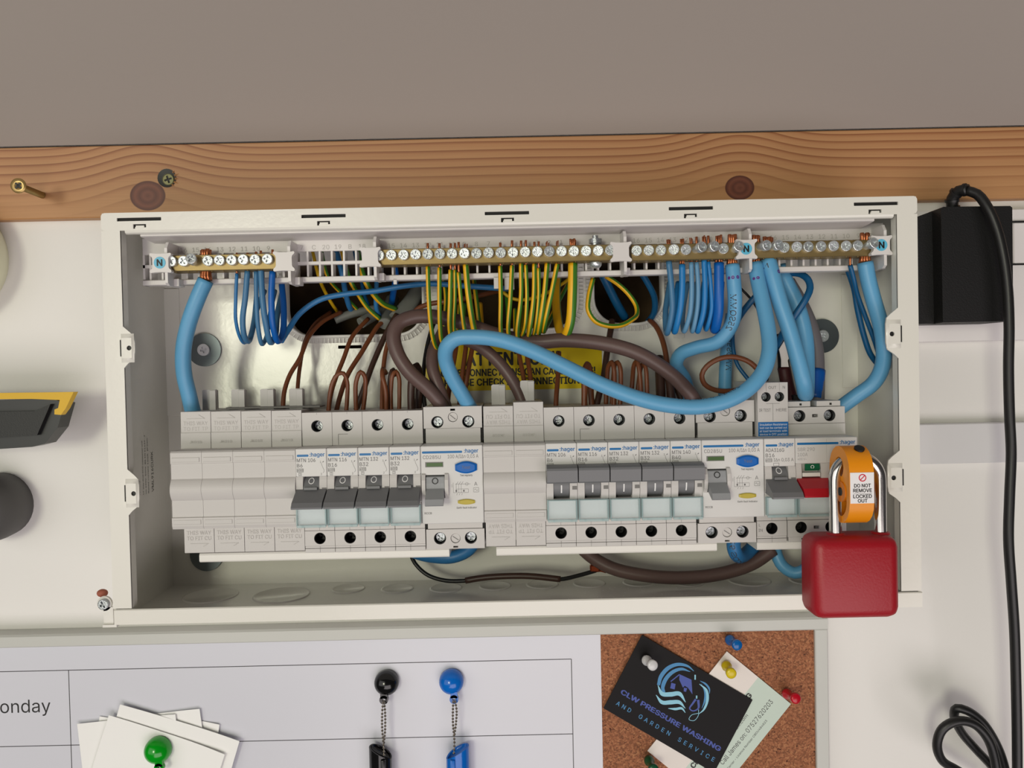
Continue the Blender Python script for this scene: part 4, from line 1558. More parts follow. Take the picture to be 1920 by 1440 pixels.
# --- inside the left opening
wire('dim yellow wire nearest the left edge inside the cable opening', 'yellow_plain', 1.1, [(598, 520, 60), (610, 548, 72), (624, 572, 82), (638, 592, 92)], group=G6)
wire('yellow and green wire behind the spanning blue wire, second inside the opening', 'earth_wire', 1.2, [(615, 520, 62), (640, 550, 74), (668, 578, 86), (690, 604, 98)], group=G6, rot=.2)
wire('short pale blue wire dropping inside the left half of the opening', 'blue_mid', 1.8, [(642, 515, 62), (647, 545, 70), (654, 572, 80), (664, 590, 94)], group=G6)
wire('bright yellow and green wire ending at the grey sheath in the opening', 'earth_wire', 1.5, [(654, 520, 56), (672, 552, 62), (690, 578, 68), (712, 598, 74)], group=G6, rot=.1)
wire('dark violet blue wire deep inside the middle of the opening', 'blue_dark', 1.2, [(676, 520, 74), (684, 555, 86), (700, 590, 100)], group=G6)
wire('broad green striped wire curving to the sheath end in the opening', 'earth_wire', 1.9, [(682, 520, 56), (697, 547, 60), (716, 568, 66), (742, 580, 76)], group=G6, rot=.52)
wire('pale blue wire standing upright beside the grey sheath in the opening', 'blue_mid', 1.5, [(706, 515, 60), (705, 550, 66), (706, 580, 72), (718, 600, 84)], group=G6)
wire('royal blue wire near the right edge of the wide opening', 'blue_royal', 2.0, [(742, 515, 64), (738, 545, 72), (733, 575, 84), (728, 600, 100)], group=G6)


def sheath(label, pts, r, flat):
    sp = spline([P(*p) for p in pts])
    o = MB().tube(sp, r, 16, None, 0, True, flat).build('cable_sheath', 'sheath_grey')
    tag(o, label, 'cable', 'grey cable sheath ends in the left opening')


sheath('grey flat sheath slanting up at the right of the opening', [(742, 598, 74), (768, 568, 84), (800, 520, 100)], 3.4, 1.5)
sheath('grey sheath cut square above two brown wires', [(676, 606, 74), (700, 592, 82), (735, 578, 96)], 2.6, 1.4)
sheath('dark grey sheath end nearest the brown tail loop', [(722, 608, 72), (728, 590, 84), (736, 560, 100)], 3.8, 1.2)
sheath('crumpled grey sheath lying along the middle of the opening', [(628, 600, 86), (660, 588, 88), (712, 578, 92)], 3.6, .8)
# --- earth wires
EW = [
    ('earth wire at the left end of the bundle, bending to the black wire', 1.3, .05, [(802, 500, 15), (804, 560, 15), (808, 610, 18), (815, 645, 26), (821, 653, 32), (830, 640, 42), (836, 600, 56), (840, 550, 70)]),
    ('plain yellow earth wire, second from the left of the bundle', 1.3, .15, [(824, 502, 15), (824, 560, 15), (825, 610, 18), (828, 638, 24), (836, 646, 34), (842, 610, 50), (846, 560, 66)]),
    ('earth wire third in the bundle, showing yellow over a thin green edge', 1.35, .02, [(845, 506, 15), (844, 560, 15), (843, 612, 18), (848, 640, 28), (858, 630, 42), (862, 570, 62)]),
    ('narrow earth wire tight against the third one', 1.1, .15, [(853, 506, 16), (853, 560, 17), (851, 612, 20), (856, 640, 30), (866, 625, 44), (872, 570, 62)]),
    ('earth wire with the strongest green half, fifth in the bundle', 1.2, -.16, [(860, 511, 15), (864, 560, 15), (870, 612, 18), (876, 640, 26), (884, 630, 40), (884, 570, 62)]),
    ('wide earth wire with a green band down its middle', 1.75, -.3, [(873, 495, 15), (878, 550, 15), (888, 613, 18), (895, 640, 26), (902, 630, 42), (900, 570, 64)]),
    ('plain yellow earth wire standing alone right of the gap', 1.3, .2, [(938, 499, 15), (939, 560, 15), (939, 620, 17), (944, 642, 25), (951, 630, 38), (952, 580, 56), (948, 540, 70)]),
    ('earth wire second right of the gap, green along one edge', 1.3, .02, [(960, 498, 15), (957, 560, 15), (953, 620, 17), (958, 642, 25), (965, 630, 38), (966, 580, 58)]),
    ('earth wire leaning left, third right of the gap', 1.3, .02, [(977, 494, 15), (977, 555, 15), (970, 625, 18), (974, 642, 26), (980, 625, 40), (984, 575, 60)]),
    ('slim plain yellow earth wire, fourth right of the gap', 1.15, .2, [(986, 497, 15), (988, 560, 15), (984, 615, 18), (978, 629, 24), (974, 618, 34), (978, 575, 56)]),
    ('earth wire fifth right of the gap, green toward its left', 1.35, -.02, [(1002, 495, 15), (1001, 555, 15), (994, 615, 18), (991, 630, 24), (992, 615, 38), (1000, 565, 60)]),
    ('slim earth wire with bare copper showing above its insulation', 1.1, .2, [(1010, 503, 15), (1010, 560, 16), (1004, 615, 20), (1000, 629, 28), (1004, 610, 44), (1012, 560, 62)]),
    ('wide orange-yellow earth wire slanting left, next to last of the slim ones', 1.5, .05, [(1026, 494, 15), (1021, 550, 15), (1013, 605, 18), (1010, 624, 24), (1016, 610, 40), (1030, 560, 62)]),
    ('earth wire slanting the most, next to the fat earth cable', 1.4, .03, [(1045, 495, 15), (1034, 550, 15), (1023, 600, 18), (1019, 621, 25), (1027, 608, 42), (1050, 560, 60), (1066, 530, 70)]),
]
for lab, r, rot, pts in EW:
    wire(lab, 'earth_wire', r, pts, group=G3, cu=458 - (pts[0][0] - 800) * .02 - random.uniform(0, 4), rot=rot + .2, strands=1 if r < 1.4 else 3)
wire('fat yellow and green earth cable, the widest of the bundle', 'earth_wire', 2.75, [(1074, 494, 15), (1073, 550, 14), (1069, 605, 17), (1060, 629, 23), (1050, 620, 34), (1044, 585, 44), (1043, 540, 56), (1046, 510, 66)], group=G3, cu=449, rot=.16, strands=7, n=16)
wire('dim earth wire behind the bundle, second from its left', 'earth_wire', 1.2, [(832, 520, 50), (836, 560, 44), (834, 600, 42), (832, 640, 48), (846, 630, 64)], group=G3, rot=.3)
wire('dim earth wire behind the bundle, beside the gap', 'earth_wire', 1.4, [(888, 520, 52), (893, 560, 46), (899, 610, 44), (904, 640, 50), (912, 620, 70)], group=G3, rot=.3)
wire('faint earth wire crossing behind the bundle toward the right', 'yellow_plain', 1.1, [(934, 520, 62), (946, 550, 58), (970, 562, 56), (1010, 556, 56), (1050, 535, 60), (1070, 520, 64)], group=G3)
wire('earth wire coiled round in a loop in front of the small opening', 'earth_wire', 1.5,
     [(1112, 522, 34), (1104, 556, 32), (1103, 582, 31), (1116, 602, 31), (1140, 611, 32), (1165, 610, 34), (1184, 600, 38), (1194, 590, 44), (1193, 574, 48), (1180, 553, 50), (1158, 532, 52), (1136, 518, 54)], rot=-.12)
# --- inside openings to the right
wire('dark blue wire slanting inside the small opening behind the coil', 'blue_dark', 2.8, [(1130, 515, 66), (1142, 540, 70), (1157, 570, 76), (1172, 596, 86)])
wire('blue wire curving round the right edge of the small opening', 'blue_dark', 2.0, [(1200, 508, 50), (1214, 530, 54), (1227, 558, 60), (1227, 585, 66), (1214, 605, 78)])
# --- middle neutral bar
NW = [
    ('dull blue wire, first under the middle neutral bar beside the opening', 'blue_dull', 1.75, [(1254, 490, 15), (1259, 540, 15), (1260, 580, 17), (1252, 622, 24), (1249, 620, 34), (1248, 585, 42), (1256, 530, 52)]),
    ('bright blue wire with bare strands above it, second under the middle bar', 'blue_bright', 1.85, [(1279, 496, 15), (1279, 540, 15), (1275, 580, 17), (1266, 620, 24), (1264, 615, 34), (1266, 580, 44), (1272, 530, 54)]),
    ('faded grey blue wire, third under the middle bar', 'blue_grey', 1.4, [(1296, 492, 15), (1297, 545, 15), (1294, 585, 17), (1284, 620, 23), (1280, 612, 34), (1282, 575, 46), (1290, 530, 56)]),
    ('faded grey blue wire, fourth under the middle bar', 'blue_grey', 1.35, [(1306, 492, 16), (1309, 540, 16), (1307, 580, 18), (1299, 620, 24), (1297, 610, 36), (1300, 575, 46), (1306, 530, 56)]),
    ('bright blue wire, fifth under the middle bar', 'blue_bright', 1.6, [(1320, 486, 15), (1322, 540, 15), (1319, 585, 18), (1309, 620, 24), (1308, 610, 36), (1314, 575, 46), (1320, 530, 56)]),
    ('slim bright blue wire, sixth under the middle bar', 'blue_bright', 1.25, [(1328, 491, 16), (1333, 540, 16), (1334, 580, 18), (1325, 617, 24), (1322, 606, 36), (1328, 570, 48), (1332, 530, 58)]),
    ('fat royal blue wire next to the printed cable', 'blue_royal', 2.9, [(1348, 493, 15), (1348, 545, 15), (1347, 585, 18), (1341, 616, 25), (1340, 610, 36), (1346, 575, 48), (1350, 530, 58)]),
]
for k, (lab, mt, r, pts) in enumerate(NW):
    wire(lab, mt, r, pts, group=G2, cu=447 - k, strands=1 if r < 1.4 else 4)
wire('dark blue wire hooking round in front of the grey cable', 'blue_dark', 2.05,
     [(1455, 505, 44), (1474, 511, 40), (1498, 513, 35), (1514, 523, 30), (1519, 540, 27), (1510, 562, 26), (1493, 588, 28), (1472, 618, 34), (1457, 648, 44), (1440, 690, 52), (1428, 745, 56)])
wire('thin dark blue wire slanting behind the oval brown loop', 'blue_dark', 1.25, [(1374, 600, 54), (1375, 655, 52), (1383, 684, 50), (1404, 713, 48), (1424, 742, 46)])
wire('dark navy wire crossing behind two thick blue cables', 'blue_dark', 2.0, [(1424, 548, 56), (1406, 568, 58), (1392, 586, 62), (1380, 605, 68)])
wire('thin black wire sagging behind the middle N clip', 'black_wire', .8, [(1388, 540, 64), (1404, 556, 64), (1418, 575, 66), (1430, 600, 70)])
wire('slim dark blue wire hugging the far side of the thick right cable', 'blue_dark', 1.35, [(1594, 497, 15), (1601, 525, 18), (1607, 550, 22), (1622, 592, 26), (1640, 640, 30), (1652, 680, 34), (1658, 694, 40)], group='slim blue pair at the right neutral bar', cu=482)
wire('slim dark blue wire swinging left of its twin near the right wall', 'blue_dark', 1.7, [(1589, 504, 28), (1601, 540, 30), (1608, 580, 32), (1620, 630, 34), (1632, 664, 36), (1648, 686, 38)], group='slim blue pair at the right neutral bar')
# --- grey tail and sleeves
gc = wire('grey tail cable with a blue sleeve entering the main switch', 'grey_cable', 4.2, [(1478, 528, 52), (1497, 560, 50), (1518, 605, 47), (1530, 650, 44), (1533, 705, 40), (1532, 772, 34)], 'cable', n=18)
sp = spline([P(1532.5, 694, 41), P(1530, 722, 38.5), P(1527, 748, 36)])
MB().tube(sp, 4.75, 20).build('blue_sleeve', 'sleeve_blue', gc)
bt = wire('dark brown sleeved tail with a torn white scrap beside the blunt blue loop', 'maroon', 4.0, [(1470, 690, 46), (1476, 720, 43), (1482, 745, 38), (1486, 775, 34)], 'cable', 'brown_tail', n=18)
MB().tube(spline([P(1464, 628, 52), P(1468, 660, 49), (P(1470, 692, 46.5))]), 3.6, 16).build('black_inner_core', 'black_wire', bt)
q0 = P(1468, 690, 41)
tw = MB()
tw.prism([(P(a, c, 41).x, P(a, c, 41).z) for a, c in ((1465, 688), (1479, 688), (1477, 676), (1479, 672), (1476, 660), (1475, 645), (1478, 625), (1470, 640), (1461, 655), (1463, 664), (1465, 674))], 41.0, 41.8, 'y')
tw.build('torn_scrap', 'card_white', bt)
MB().box(P(1484, 742, 34).x, P(1496, 742, 34).x, 30, 40, P(1490, 758, 34).z, P(1490, 740, 34).z, .4).build('terminal_cage', 'black_hole', bt)
# --- thick brown tails
wire('thickest brown tail arching from one residual current switch to the other', 'brown_tail', 4.25,
     [(834, 772, 24), (822, 752, 22), (800, 727, 20), (768, 698, 19), (745, 662, 20), (738, 628, 22), (748, 606, 24), (772, 595, 26), (806, 593, 28), (860, 603, 29), (930, 627, 28), (1000, 641, 25), (1060, 638, 22), (1130, 644, 20),
      (1195, 662, 18), (1248, 694, 18), (1285, 728, 20), (1306, 758, 23), (1318, 790, 26)], 'cable', 'brown_cable', n=20)
wire('brown tail dropping behind the left curl of the big blue cable', 'brown_tail', 3.7, [(842, 600, 52), (826, 632, 40), (812, 660, 32), (811, 690, 28), (822, 724, 26), (834, 758, 26), (842, 785, 28)], 'cable', 'brown_cable', n=18)
wire('brown tail slanting across the warning label to the blanking modules', 'brown_tail', 3.7, [(850, 628, 50), (880, 640, 46), (905, 653, 44), (932, 676, 42), (956, 706, 40), (974, 738, 40), (988, 780, 40)], 'cable', 'brown_cable', n=18)
wire('brown tail sagging along the bottom of the enclosure', 'brown_tail', 4.1, [(1085, 1022, 50), (1112, 1046, 50), (1150, 1066, 48), (1210, 1079, 46), (1280, 1083, 46), (1350, 1076, 46), (1410, 1057, 46), (1450, 1030, 46)], 'cable', 'brown_cable', n=18)
# --- bottom loops
wire('blue loop peeping out under the left residual current switch', 'blue_mid', 4.0, [(752, 1020, 52), (780, 1036, 54), (815, 1044, 56), (850, 1044, 56), (880, 1030, 54), (894, 1005, 52)], 'cable', 'blue_cable', n=16)
wire('short blue loop under the right residual current switch', 'blue_mid', 4.2, [(1376, 1000, 34), (1376, 1028, 33), (1383, 1042, 36), (1396, 1040, 44), (1416, 1022, 52)], 'cable', 'blue_cable', n=16, prints=[('25SQMM', 3.2, 4, .1, 'print_dark')])
wire('blue loop under the main switch, half hidden by the padlock', 'blue_cable', 3.7, [(1450, 1010, 50), (1456, 1040, 48), (1468, 1062, 46), (1490, 1074, 44), (1512, 1066, 42), (1526, 1044, 42), (1530, 1005, 42)], 'cable', 'blue_cable', n=16)
bk = wire('thin black wire with a brown sleeve lying along the bottom of the enclosure', 'black_wire', 1.3, [(768, 1035, 60), (778, 1056, 60), (800, 1077, 58), (832, 1088, 56), (870, 1089, 54), (930, 1081, 52), (990, 1080, 50), (1050, 1086, 48), (1085, 1079, 50), (1117, 1070, 52)], n=12)
MB().tube(spline([P(873, 1088.5, 53.9), P(900, 1084, 53), P(930, 1081, 52), P(990, 1080, 50), P(1051, 1086, 48)]), 1.95, 14).build('brown_sleeve', 'brown_dark', bk)
lug = MB().box(P(1106, 1060, 52).x, P(1124, 1060, 52).x, 50, 54, P(1110, 1072, 52).z, P(1110, 1058, 52).z, .8)
lug.tube(spline([P(1114, 1072, 52), P(1126, 1070, 52), P(1136, 1073, 52)]), .7, 8)
lug.build('copper_lug', 'copper_dark', bk)
# --- thin browns, left
BW = [
    ('brown wire from the opening down behind the fourth tab, left strand', 'brown_wire', 1.4, [(640, 585, 84), (604, 604, 72), (580, 630, 64), (562, 672, 54), (543, 704, 48), (533, 735, 44), (530, 785, 40)]),
    ('brown wire from the opening down behind the fourth tab, right strand', 'brown_wire', 1.25, [(620, 585, 90), (590, 608, 74), (572, 640, 66), (562, 690, 58), (558, 730, 52), (556, 785, 46)]),
    ('brown wire slanting from the grey sheath to the first breaker', 'brown_wire', 1.4, [(690, 598, 74), (684, 604, 70), (660, 632, 60), (644, 673, 52), (627, 716, 46), (619, 746, 42), (614, 790, 38)]),
    ('brown wire arched like a hairpin over the first breaker', 'brown_wire', 1.3, [(616, 790, 36), (618, 745, 34), (624, 716, 33), (634, 701, 33), (644, 700, 34), (651, 716, 36), (651, 745, 37), (648, 790, 38)]),
    ('brown wire slanting from the dark sheath past the first hairpin', 'brown_wire', 1.5, [(720, 602, 74), (709, 611, 70), (678, 661, 58), (652, 703, 50), (638, 742, 46), (626, 790, 42)]),
    ('brown hairpin arched over the second breaker', 'brown_wire', 1.35, [(670, 790, 36), (667, 750, 34), (668, 715, 33), (676, 697, 33), (684, 706, 35), (685, 730, 37), (678, 790, 40)]),
    ('dark brown wire slanting behind the second hairpin', 'brown_dark', 1.8, [(744, 590, 72), (728, 618, 66), (700, 680, 58), (684, 724, 52), (660, 790, 48)]),
    ('brown wire standing upright left of the thick brown curl', 'brown_wire', 1.4, [(728, 640, 56), (723, 660, 54), (719, 690, 50), (717, 730, 44), (716, 790, 38)]),
    ('brown wire crossing forward at the left of the third breaker bunch', 'brown_wire', 1.45, [(724, 700, 42), (718, 692, 38), (717, 705, 34), (723, 730, 33), (725, 790, 36)]),
    ('brown wire in the middle of the third breaker bunch', 'brown_dark', 1.4, [(728, 790, 40), (730, 730, 38), (733, 700, 38), (737, 693, 40), (740, 705, 42)]),
    ('brown hairpin at the right of the third breaker bunch', 'brown_wire', 1.3, [(734, 790, 38), (733, 730, 36), (736, 704, 35), (742, 696, 36), (748, 708, 38), (749, 735, 38), (748, 790, 40)]),
    ('fat dark brown loop over the fourth breaker', 'brown_dark', 2.3, [(772, 790, 34), (771, 730, 33), (775, 694, 33), (781, 686, 35), (786, 700, 38), (786, 730, 40), (782, 790, 42)]),
]
for lab, mt, r, pts in BW:
    wire(lab, mt, r, pts, group=G4)
wire('thin black wire dropping left of the warning label', 'black_wire', 1.35, [(820, 590, 64), (808, 622, 60), (799, 660, 56), (794, 700, 50), (794, 735, 44), (800, 790, 38)])
wire('brown wire crossing high behind the earth wires from opening to opening', 'brown_wire', 1.6, [(768, 600, 62), (782, 580, 58), (806, 570, 54), (850, 564, 52), (890, 556, 54), (932, 546, 60), (960, 538, 72)])
MW = [
    ('brown wire behind the curl of the big blue cable, leftmost of three', 'brown_wire', 1.6, [(858, 620, 62), (855, 650, 56), (846, 705, 48), (840, 745, 42), (838, 790, 40)]),
    ('brown wire behind the curl of the big blue cable, middle of three', 'brown_wire', 1.5, [(876, 620, 60), (873, 655, 52), (868, 695, 46), (863, 740, 42), (860, 790, 40)]),
    ('brown wire behind the curl of the big blue cable, rightmost of three', 'brown_wire', 1.45, [(892, 620, 58), (886, 650, 50), (878, 695, 44), (871, 740, 42), (868, 790, 40)]),
    ('brown wire over the warning label, ending at the shorter blanking tab', 'brown_wire', 1.4, [(966, 625, 62), (973, 664, 54), (979, 694, 48), (984, 725, 44), (988, 790, 42)]),
    ('brown wire over the warning label, just right of its twin', 'brown_wire', 1.5, [(982, 625, 62), (989, 670, 54), (993, 696, 48), (996, 725, 44), (998, 790, 42)]),
    ('single brown wire rising behind the right six amp breaker', 'brown_wire', 1.5, [(1048, 660, 58), (1047, 690, 52), (1045, 720, 44), (1043, 745, 38), (1042, 790, 34)]),
    ('brown loop with bare copper at its foot over the right B16 breaker', 'brown_wire', 1.9, [(1096, 790, 32), (1096, 740, 32), (1097, 696, 34), (1101, 683, 37), (1106, 696, 42), (1108, 740, 42), (1112, 790, 40)]),
    ('dark brown wire slanting beside the right end of the warning label', 'brown_dark', 2.0, [(1148, 600, 66), (1144, 625, 62), (1138, 662, 56), (1132, 705, 50), (1122, 745, 44), (1112, 790, 40)]),
    ('brown hairpin left of the pair over the first right B32 breaker', 'brown_wire', 1.4, [(1136, 760, 44), (1138, 710, 42), (1141, 686, 38), (1147, 679, 35), (1151, 690, 33), (1152, 725, 33), (1150, 790, 34)]),
    ('brown hairpin right of the pair over the first right B32 breaker', 'brown_wire', 1.35, [(1147, 770, 44), (1150, 710, 42), (1153, 684, 38), (1158, 679, 36), (1163, 690, 34), (1164, 725, 34), (1161, 790, 35)]),
    ('brown hairpin left of the pair over the second right B32 breaker', 'brown_wire', 1.4, [(1182, 770, 46), (1186, 710, 44), (1189, 684, 39), (1194, 677, 36), (1198, 690, 34), (1201, 720, 33), (1203, 790, 34)]),
    ('brown hairpin right of the pair over the second right B32 breaker', 'brown_wire', 1.35, [(1192, 770, 46), (1198, 712, 45), (1202, 688, 40), (1207, 680, 37), (1211, 692, 35), (1213, 720, 34), (1214, 790, 35)]),
    ('brown wire entering from the small opening behind the thick brown tail', 'brown_wire', 1.7, [(1218, 600, 72), (1230, 612, 64), (1240, 632, 58), (1248, 662, 52), (1252, 700, 48), (1258, 790, 44)]),
    ('near black brown wire behind the thick brown tail, leftmost of three', 'brown_dark', 3.0, [(1236, 670, 56), (1237, 700, 50), (1239, 740, 44), (1240, 790, 40)]),
    ('medium brown wire behind the thick brown tail, middle of three', 'brown_dark', 2.5, [(1250, 690, 50), (1255, 715, 44), (1259, 745, 40), (1262, 790, 38)]),
    ('dark brown wire slanting behind the thick brown tail, rightmost of three', 'brown_dark', 2.0, [(1258, 700, 54), (1266, 722, 50), (1276, 745, 46), (1290, 790, 42)]),
]
for lab, mt, r, pts in MW:
    wire(lab, mt, r, pts, group=G5)
wire('brown wire bent into a wide oval loop behind the big blue cable', 'brown_wire', 1.55,
     [(1428, 708, 30), (1418, 690, 30), (1400, 676, 30), (1372, 669, 30), (1345, 674, 31), (1324, 688, 32), (1316, 703, 33), (1321, 720, 35), (1340, 731, 37), (1372, 733, 39), (1402, 725, 42), (1430, 715, 46), (1452, 735, 46), (1462, 775, 44)], n=14)

# ================================================================== padlock and lockout clamp
YP = -26.0
pc0, pc1 = P(1527, 1165, -36), P(1690, 1006, -36)
pad = thing('padlock', 'red covered padlock with chrome shackle hanging over the lower right corner', 'padlock', ((pc0.x + pc1.x) / 2, YP, pc0.z))
b = MB()
b.box(pc0.x, pc1.x, -36.5, -14, pc0.z, pc1.z, 6.0, 6)
b.build('body', 'pad_red', pad)
xl, xr = P(1566, 960, YP).x, P(1650, 960, YP).x
zt, zl = P(1606, 857, YP).z, P(1606, 1012, YP).z
rad = (xr - xl) / 2
path = [Vector((xl, YP, zl - 3)), Vector((xl, YP, zt - rad - 14))]
path += [Vector(((xl + xr) / 2 - rad * math.cos(math.pi * k / 14), YP, zt - rad + rad * math.sin(math.pi * k / 14))) for k in range(15)]
path += [Vector((xr, YP, zt - rad - 14)), Vector((xr, YP, zl - 3))]
MB().tube(spline(path, 1.5), 3.25, 20).build('shackle', 'chrome', pad)
m = MB()
for xx in (xl, xr):
    m2 = MB().lathe((xx, YP, pc1.z - .6), (0, 0, 1), [(3.3, 1.4), (4.6, 1.2), (5.0, .2)], 20)
    m2.build('shackle_collar', 'pad_red', pad)
# orange clamp: a stadium ring in the y-z plane, extruded sideways
cx0, cx1 = P(1592, 920, -38).x, P(1638, 920, -38).x
zT, zB_ = P(1610, 838, -34).z, P(1610, 985, -34).z
clampo = thing('lockout_clamp', 'orange breaker lockout clamp threaded on the padlock shackle', 'lockout', ((cx0 + cx1) / 2, -25, zB_))
yf, yb = -38.6, -13.5


def stadium(y0, y1, z0, z1, n=10):
    r = (y1 - y0) / 2
    c = (y0 + y1) / 2
    out = [(c + r * math.cos(math.pi * k / n), z1 - r + r * math.sin(math.pi * k / n)) for k in range(n + 1)]
    out += [(c - r * math.cos(math.pi * k / n), z0 + r - r * math.sin(math.pi * k / n)) for k in range(n + 1)]
    return out


zsh = zt - 1.6
m = MB()
m.plate(stadium(yf, yb, zB_, zT), [circ(-26.0, zsh - 3.4, 5.4, 22), stadium(yf + 3.6, yb - 3.6, zB_ + 3.6, zsh - 12.6)], cx0, cx1, 'x')
m.build('body', 'orange', clampo)
m = MB().cyl((cx0 - .6, -29, (zB_ + zsh) / 2 + .5), (1, 0, 0), 5.4, cx1 - cx0 - 2, 24)
tw_ = m.build('thumb_wheel', 'orange_dark', clampo)
MB().cyl((cx0 - .75, -29, (zB_ + zsh) / 2 + .5), (1, 0, 0), 2.2, .3, 18).build('wheel_hole', 'black_hole', tw_)
m = MB()
m.cyl((cx0 + 8.2, -31.5, zT - 1.9), (0, -.55, 1), 2.6, 1.4, 18)
m.build('top_hole', 'black_hole', clampo)
zl0, zl1 = P(1613, 944, -38.7).z, P(1613, 886, -38.7).z
lb_ = MB().box(cx0 + .3, cx1 - .05, -38.85, -38.6, zl0, zl1, .05).build('label', 'paper_white', clampo)
m = MB()
xc = (cx0 + cx1) / 2 + .2
hh = zl1 - zl0
for s, f, ww in (('DO NOT', .50, 8.6), ('REMOVE', .345, 9.6), ('LOCKED', .155, 9.6), ('OUT', .01, 5.0)):
    m.text(s, 1.75, (xc, -38.92, zl0 + hh * f + .35), w=ww, align='C', bold=.025)
stroke(m, [(xc - 4.8, zl0 + hh * .315), (xc + 4.8, zl0 + hh * .315)], .14, -38.92)
m.build('lettering', 'print_black', lb_)
m = MB()
ring_strip(m, (xc + .1, zl0 + hh * .83), 1.7, .55, -38.92, 24)
stroke(m, [(xc - 1.1, zl0 + hh * .83 - 1.2), (xc + 1.3, zl0 + hh * .83 + 1.2)], .5, -38.93)
m.build('prohibition_sign', 'prohibit_red', lb_)

# ================================================================== timber screws
q = P(34, 348, 40)
q2 = P(79, 366, YF - .5)
ls = thing('wood_screw', 'loose brass coloured wood screw sticking out of the batten at an angle', 'screw', (q2.x, YF - 1, q2.z))
d = (q2 - q)
ax = d.normalized()
m = MB()
prof = [(.01, .7), (1.0, .7), (1.2, .1), (4.5, 0), (4.6, .4), (4.0, 1.0), (2.0, 3.0), (1.6, 3.6)]
m.lathe(q, ax, prof, 22)
u = ax.orthogonal().normalized()
v = ax.cross(u)
hd = m.build('head', 'gold_screw', ls)
m = MB()
for du, dv in ((1, 0), (0, 1)):
    a = u * du + v * dv
    c = ax.cross(a)
    vs = [q - ax * .12 + a * sx * 2.3 + c * sy * .55 for sx, sy in ((-1, -1), (1, -1), (1, 1), (-1, 1))]
    m.add(vs, [(0, 1, 2, 3)])
m.build('cross_recess', 'black_hole', hd)
m = MB()
Ls = d.length + 6
pts = [(1.5, 3.2)]
k = 3.6
while k < Ls - 1:
    pts += [(1.45, k), (2.15, k + .45), (1.45, k + .9)]
    k += 1.5
m.lathe(q, ax, pts + [(1.0, Ls)], 14)
m.build('threaded_shank', 'gold_screw', ls)
q = P(313, 334, YF)
cs = thing('countersunk_screw', 'brass screw sunk in a splintered hole beside the left knot', 'screw', (q.x, YF - .5, q.z))
hl = MB().lathe((q.x, YF - .25, q.z), (0, 1, 0), [(6.0, 0), (5.4, .1), (.01, .2)], 24)
hl.build('bored_hole', 'black_hole', cs)
m = MB()
screw_head(m, (q.x + 1.0, YF - .7, q.z - 1.0), 3.7, 0.6, .3, .3)
m.build('head', 'dull_brass', cs)
for k, (an, ln) in enumerate(((-.9, 2.2), (-.5, 3.4), (-.1, 2.6), (.3, 3.6), (.7, 2.0))):
    a0 = Vector((q.x + 5.0 * math.cos(an), YF, q.z + 5.0 * math.sin(an)))
    d0 = Vector((math.cos(an), 0, math.sin(an)))
    t0 = Vector((-d0.z, 0, d0.x))
    MB().add([a0 - t0 * .9, a0 + t0 * .9, a0 + d0 * ln + t0 * .3, a0 + Vector((0, -1.3, 0)) + d0 * .6], [(0, 1, 2), (0, 3, 1), (1, 3, 2), (2, 3, 0)]).build('splinter', 'splinter_wood', cs)

# ================================================================== left wall things
q = P(-108, 480, 60)
m = MB().lathe((-366, 78, q.z), (0, -1, 0), [(38, 0), (41.5, 10), (42, 26), (40, 31), (34, 35), (.01, 37)], 48)
m.build('wall_knob', 'cream')
tag(bpy.data.objects['wall_knob'], 'cream round fitting cut by the left edge of the picture, below the batten', 'fitting')
q = P(38, 952, 62)
m = MB().lathe((q.x - 22, 78, q.z), (0, -1, 0), [(21, 0), (22, 10), (22, 18), (20.5, 26), (16, 32), (9, 35), (.01, 36)], 36)
m.build('rubber_knob', 'dark_rubber')
tag(bpy.data.objects['rubber_knob'], 'dark rubber knob cut by the left edge, below the black and yellow holder', 'fitting')
th = thing('tool_holder', 'black plastic holder with yellow rim on the wall left of the enclosure', 'holder', (P(40, 840, 50).x, 78, P(40, 840, 50).z))
yt = 40


def pp(lst, y):
    return [(P(a, c, y).x, P(a, c, y).z) for a, c in lst]


m = MB()
m.prism(pp([(-160, 757), (95, 746), (121, 756), (108, 802), (84, 832), (60, 838), (-160, 852)], yt), yt, yt + 12, 'y')
m.box(P(-60, 800, yt).x, P(20, 800, yt).x, yt + 12, 78, P(0, 835, yt).z, P(0, 765, yt).z)
body = m.build('black_body', 'tool_black', th)
m = MB()
m.prism(pp([(-160, 775), (70, 770), (100, 757), (75, 815), (-160, 830)], yt), yt - 3, yt + 1, 'y')
m.build('recessed_face', 'black_plastic', body)
m = MB()
m.prism(pp([(-160, 739), (138, 735), (123, 766), (114, 778), (102, 777), (102, 768), (109, 765), (112, 750), (60, 748), (-160, 750)], yt - 2), yt - 2, yt + 3, 'y')
m.build('yellow_rim', 'tool_yellow', th)

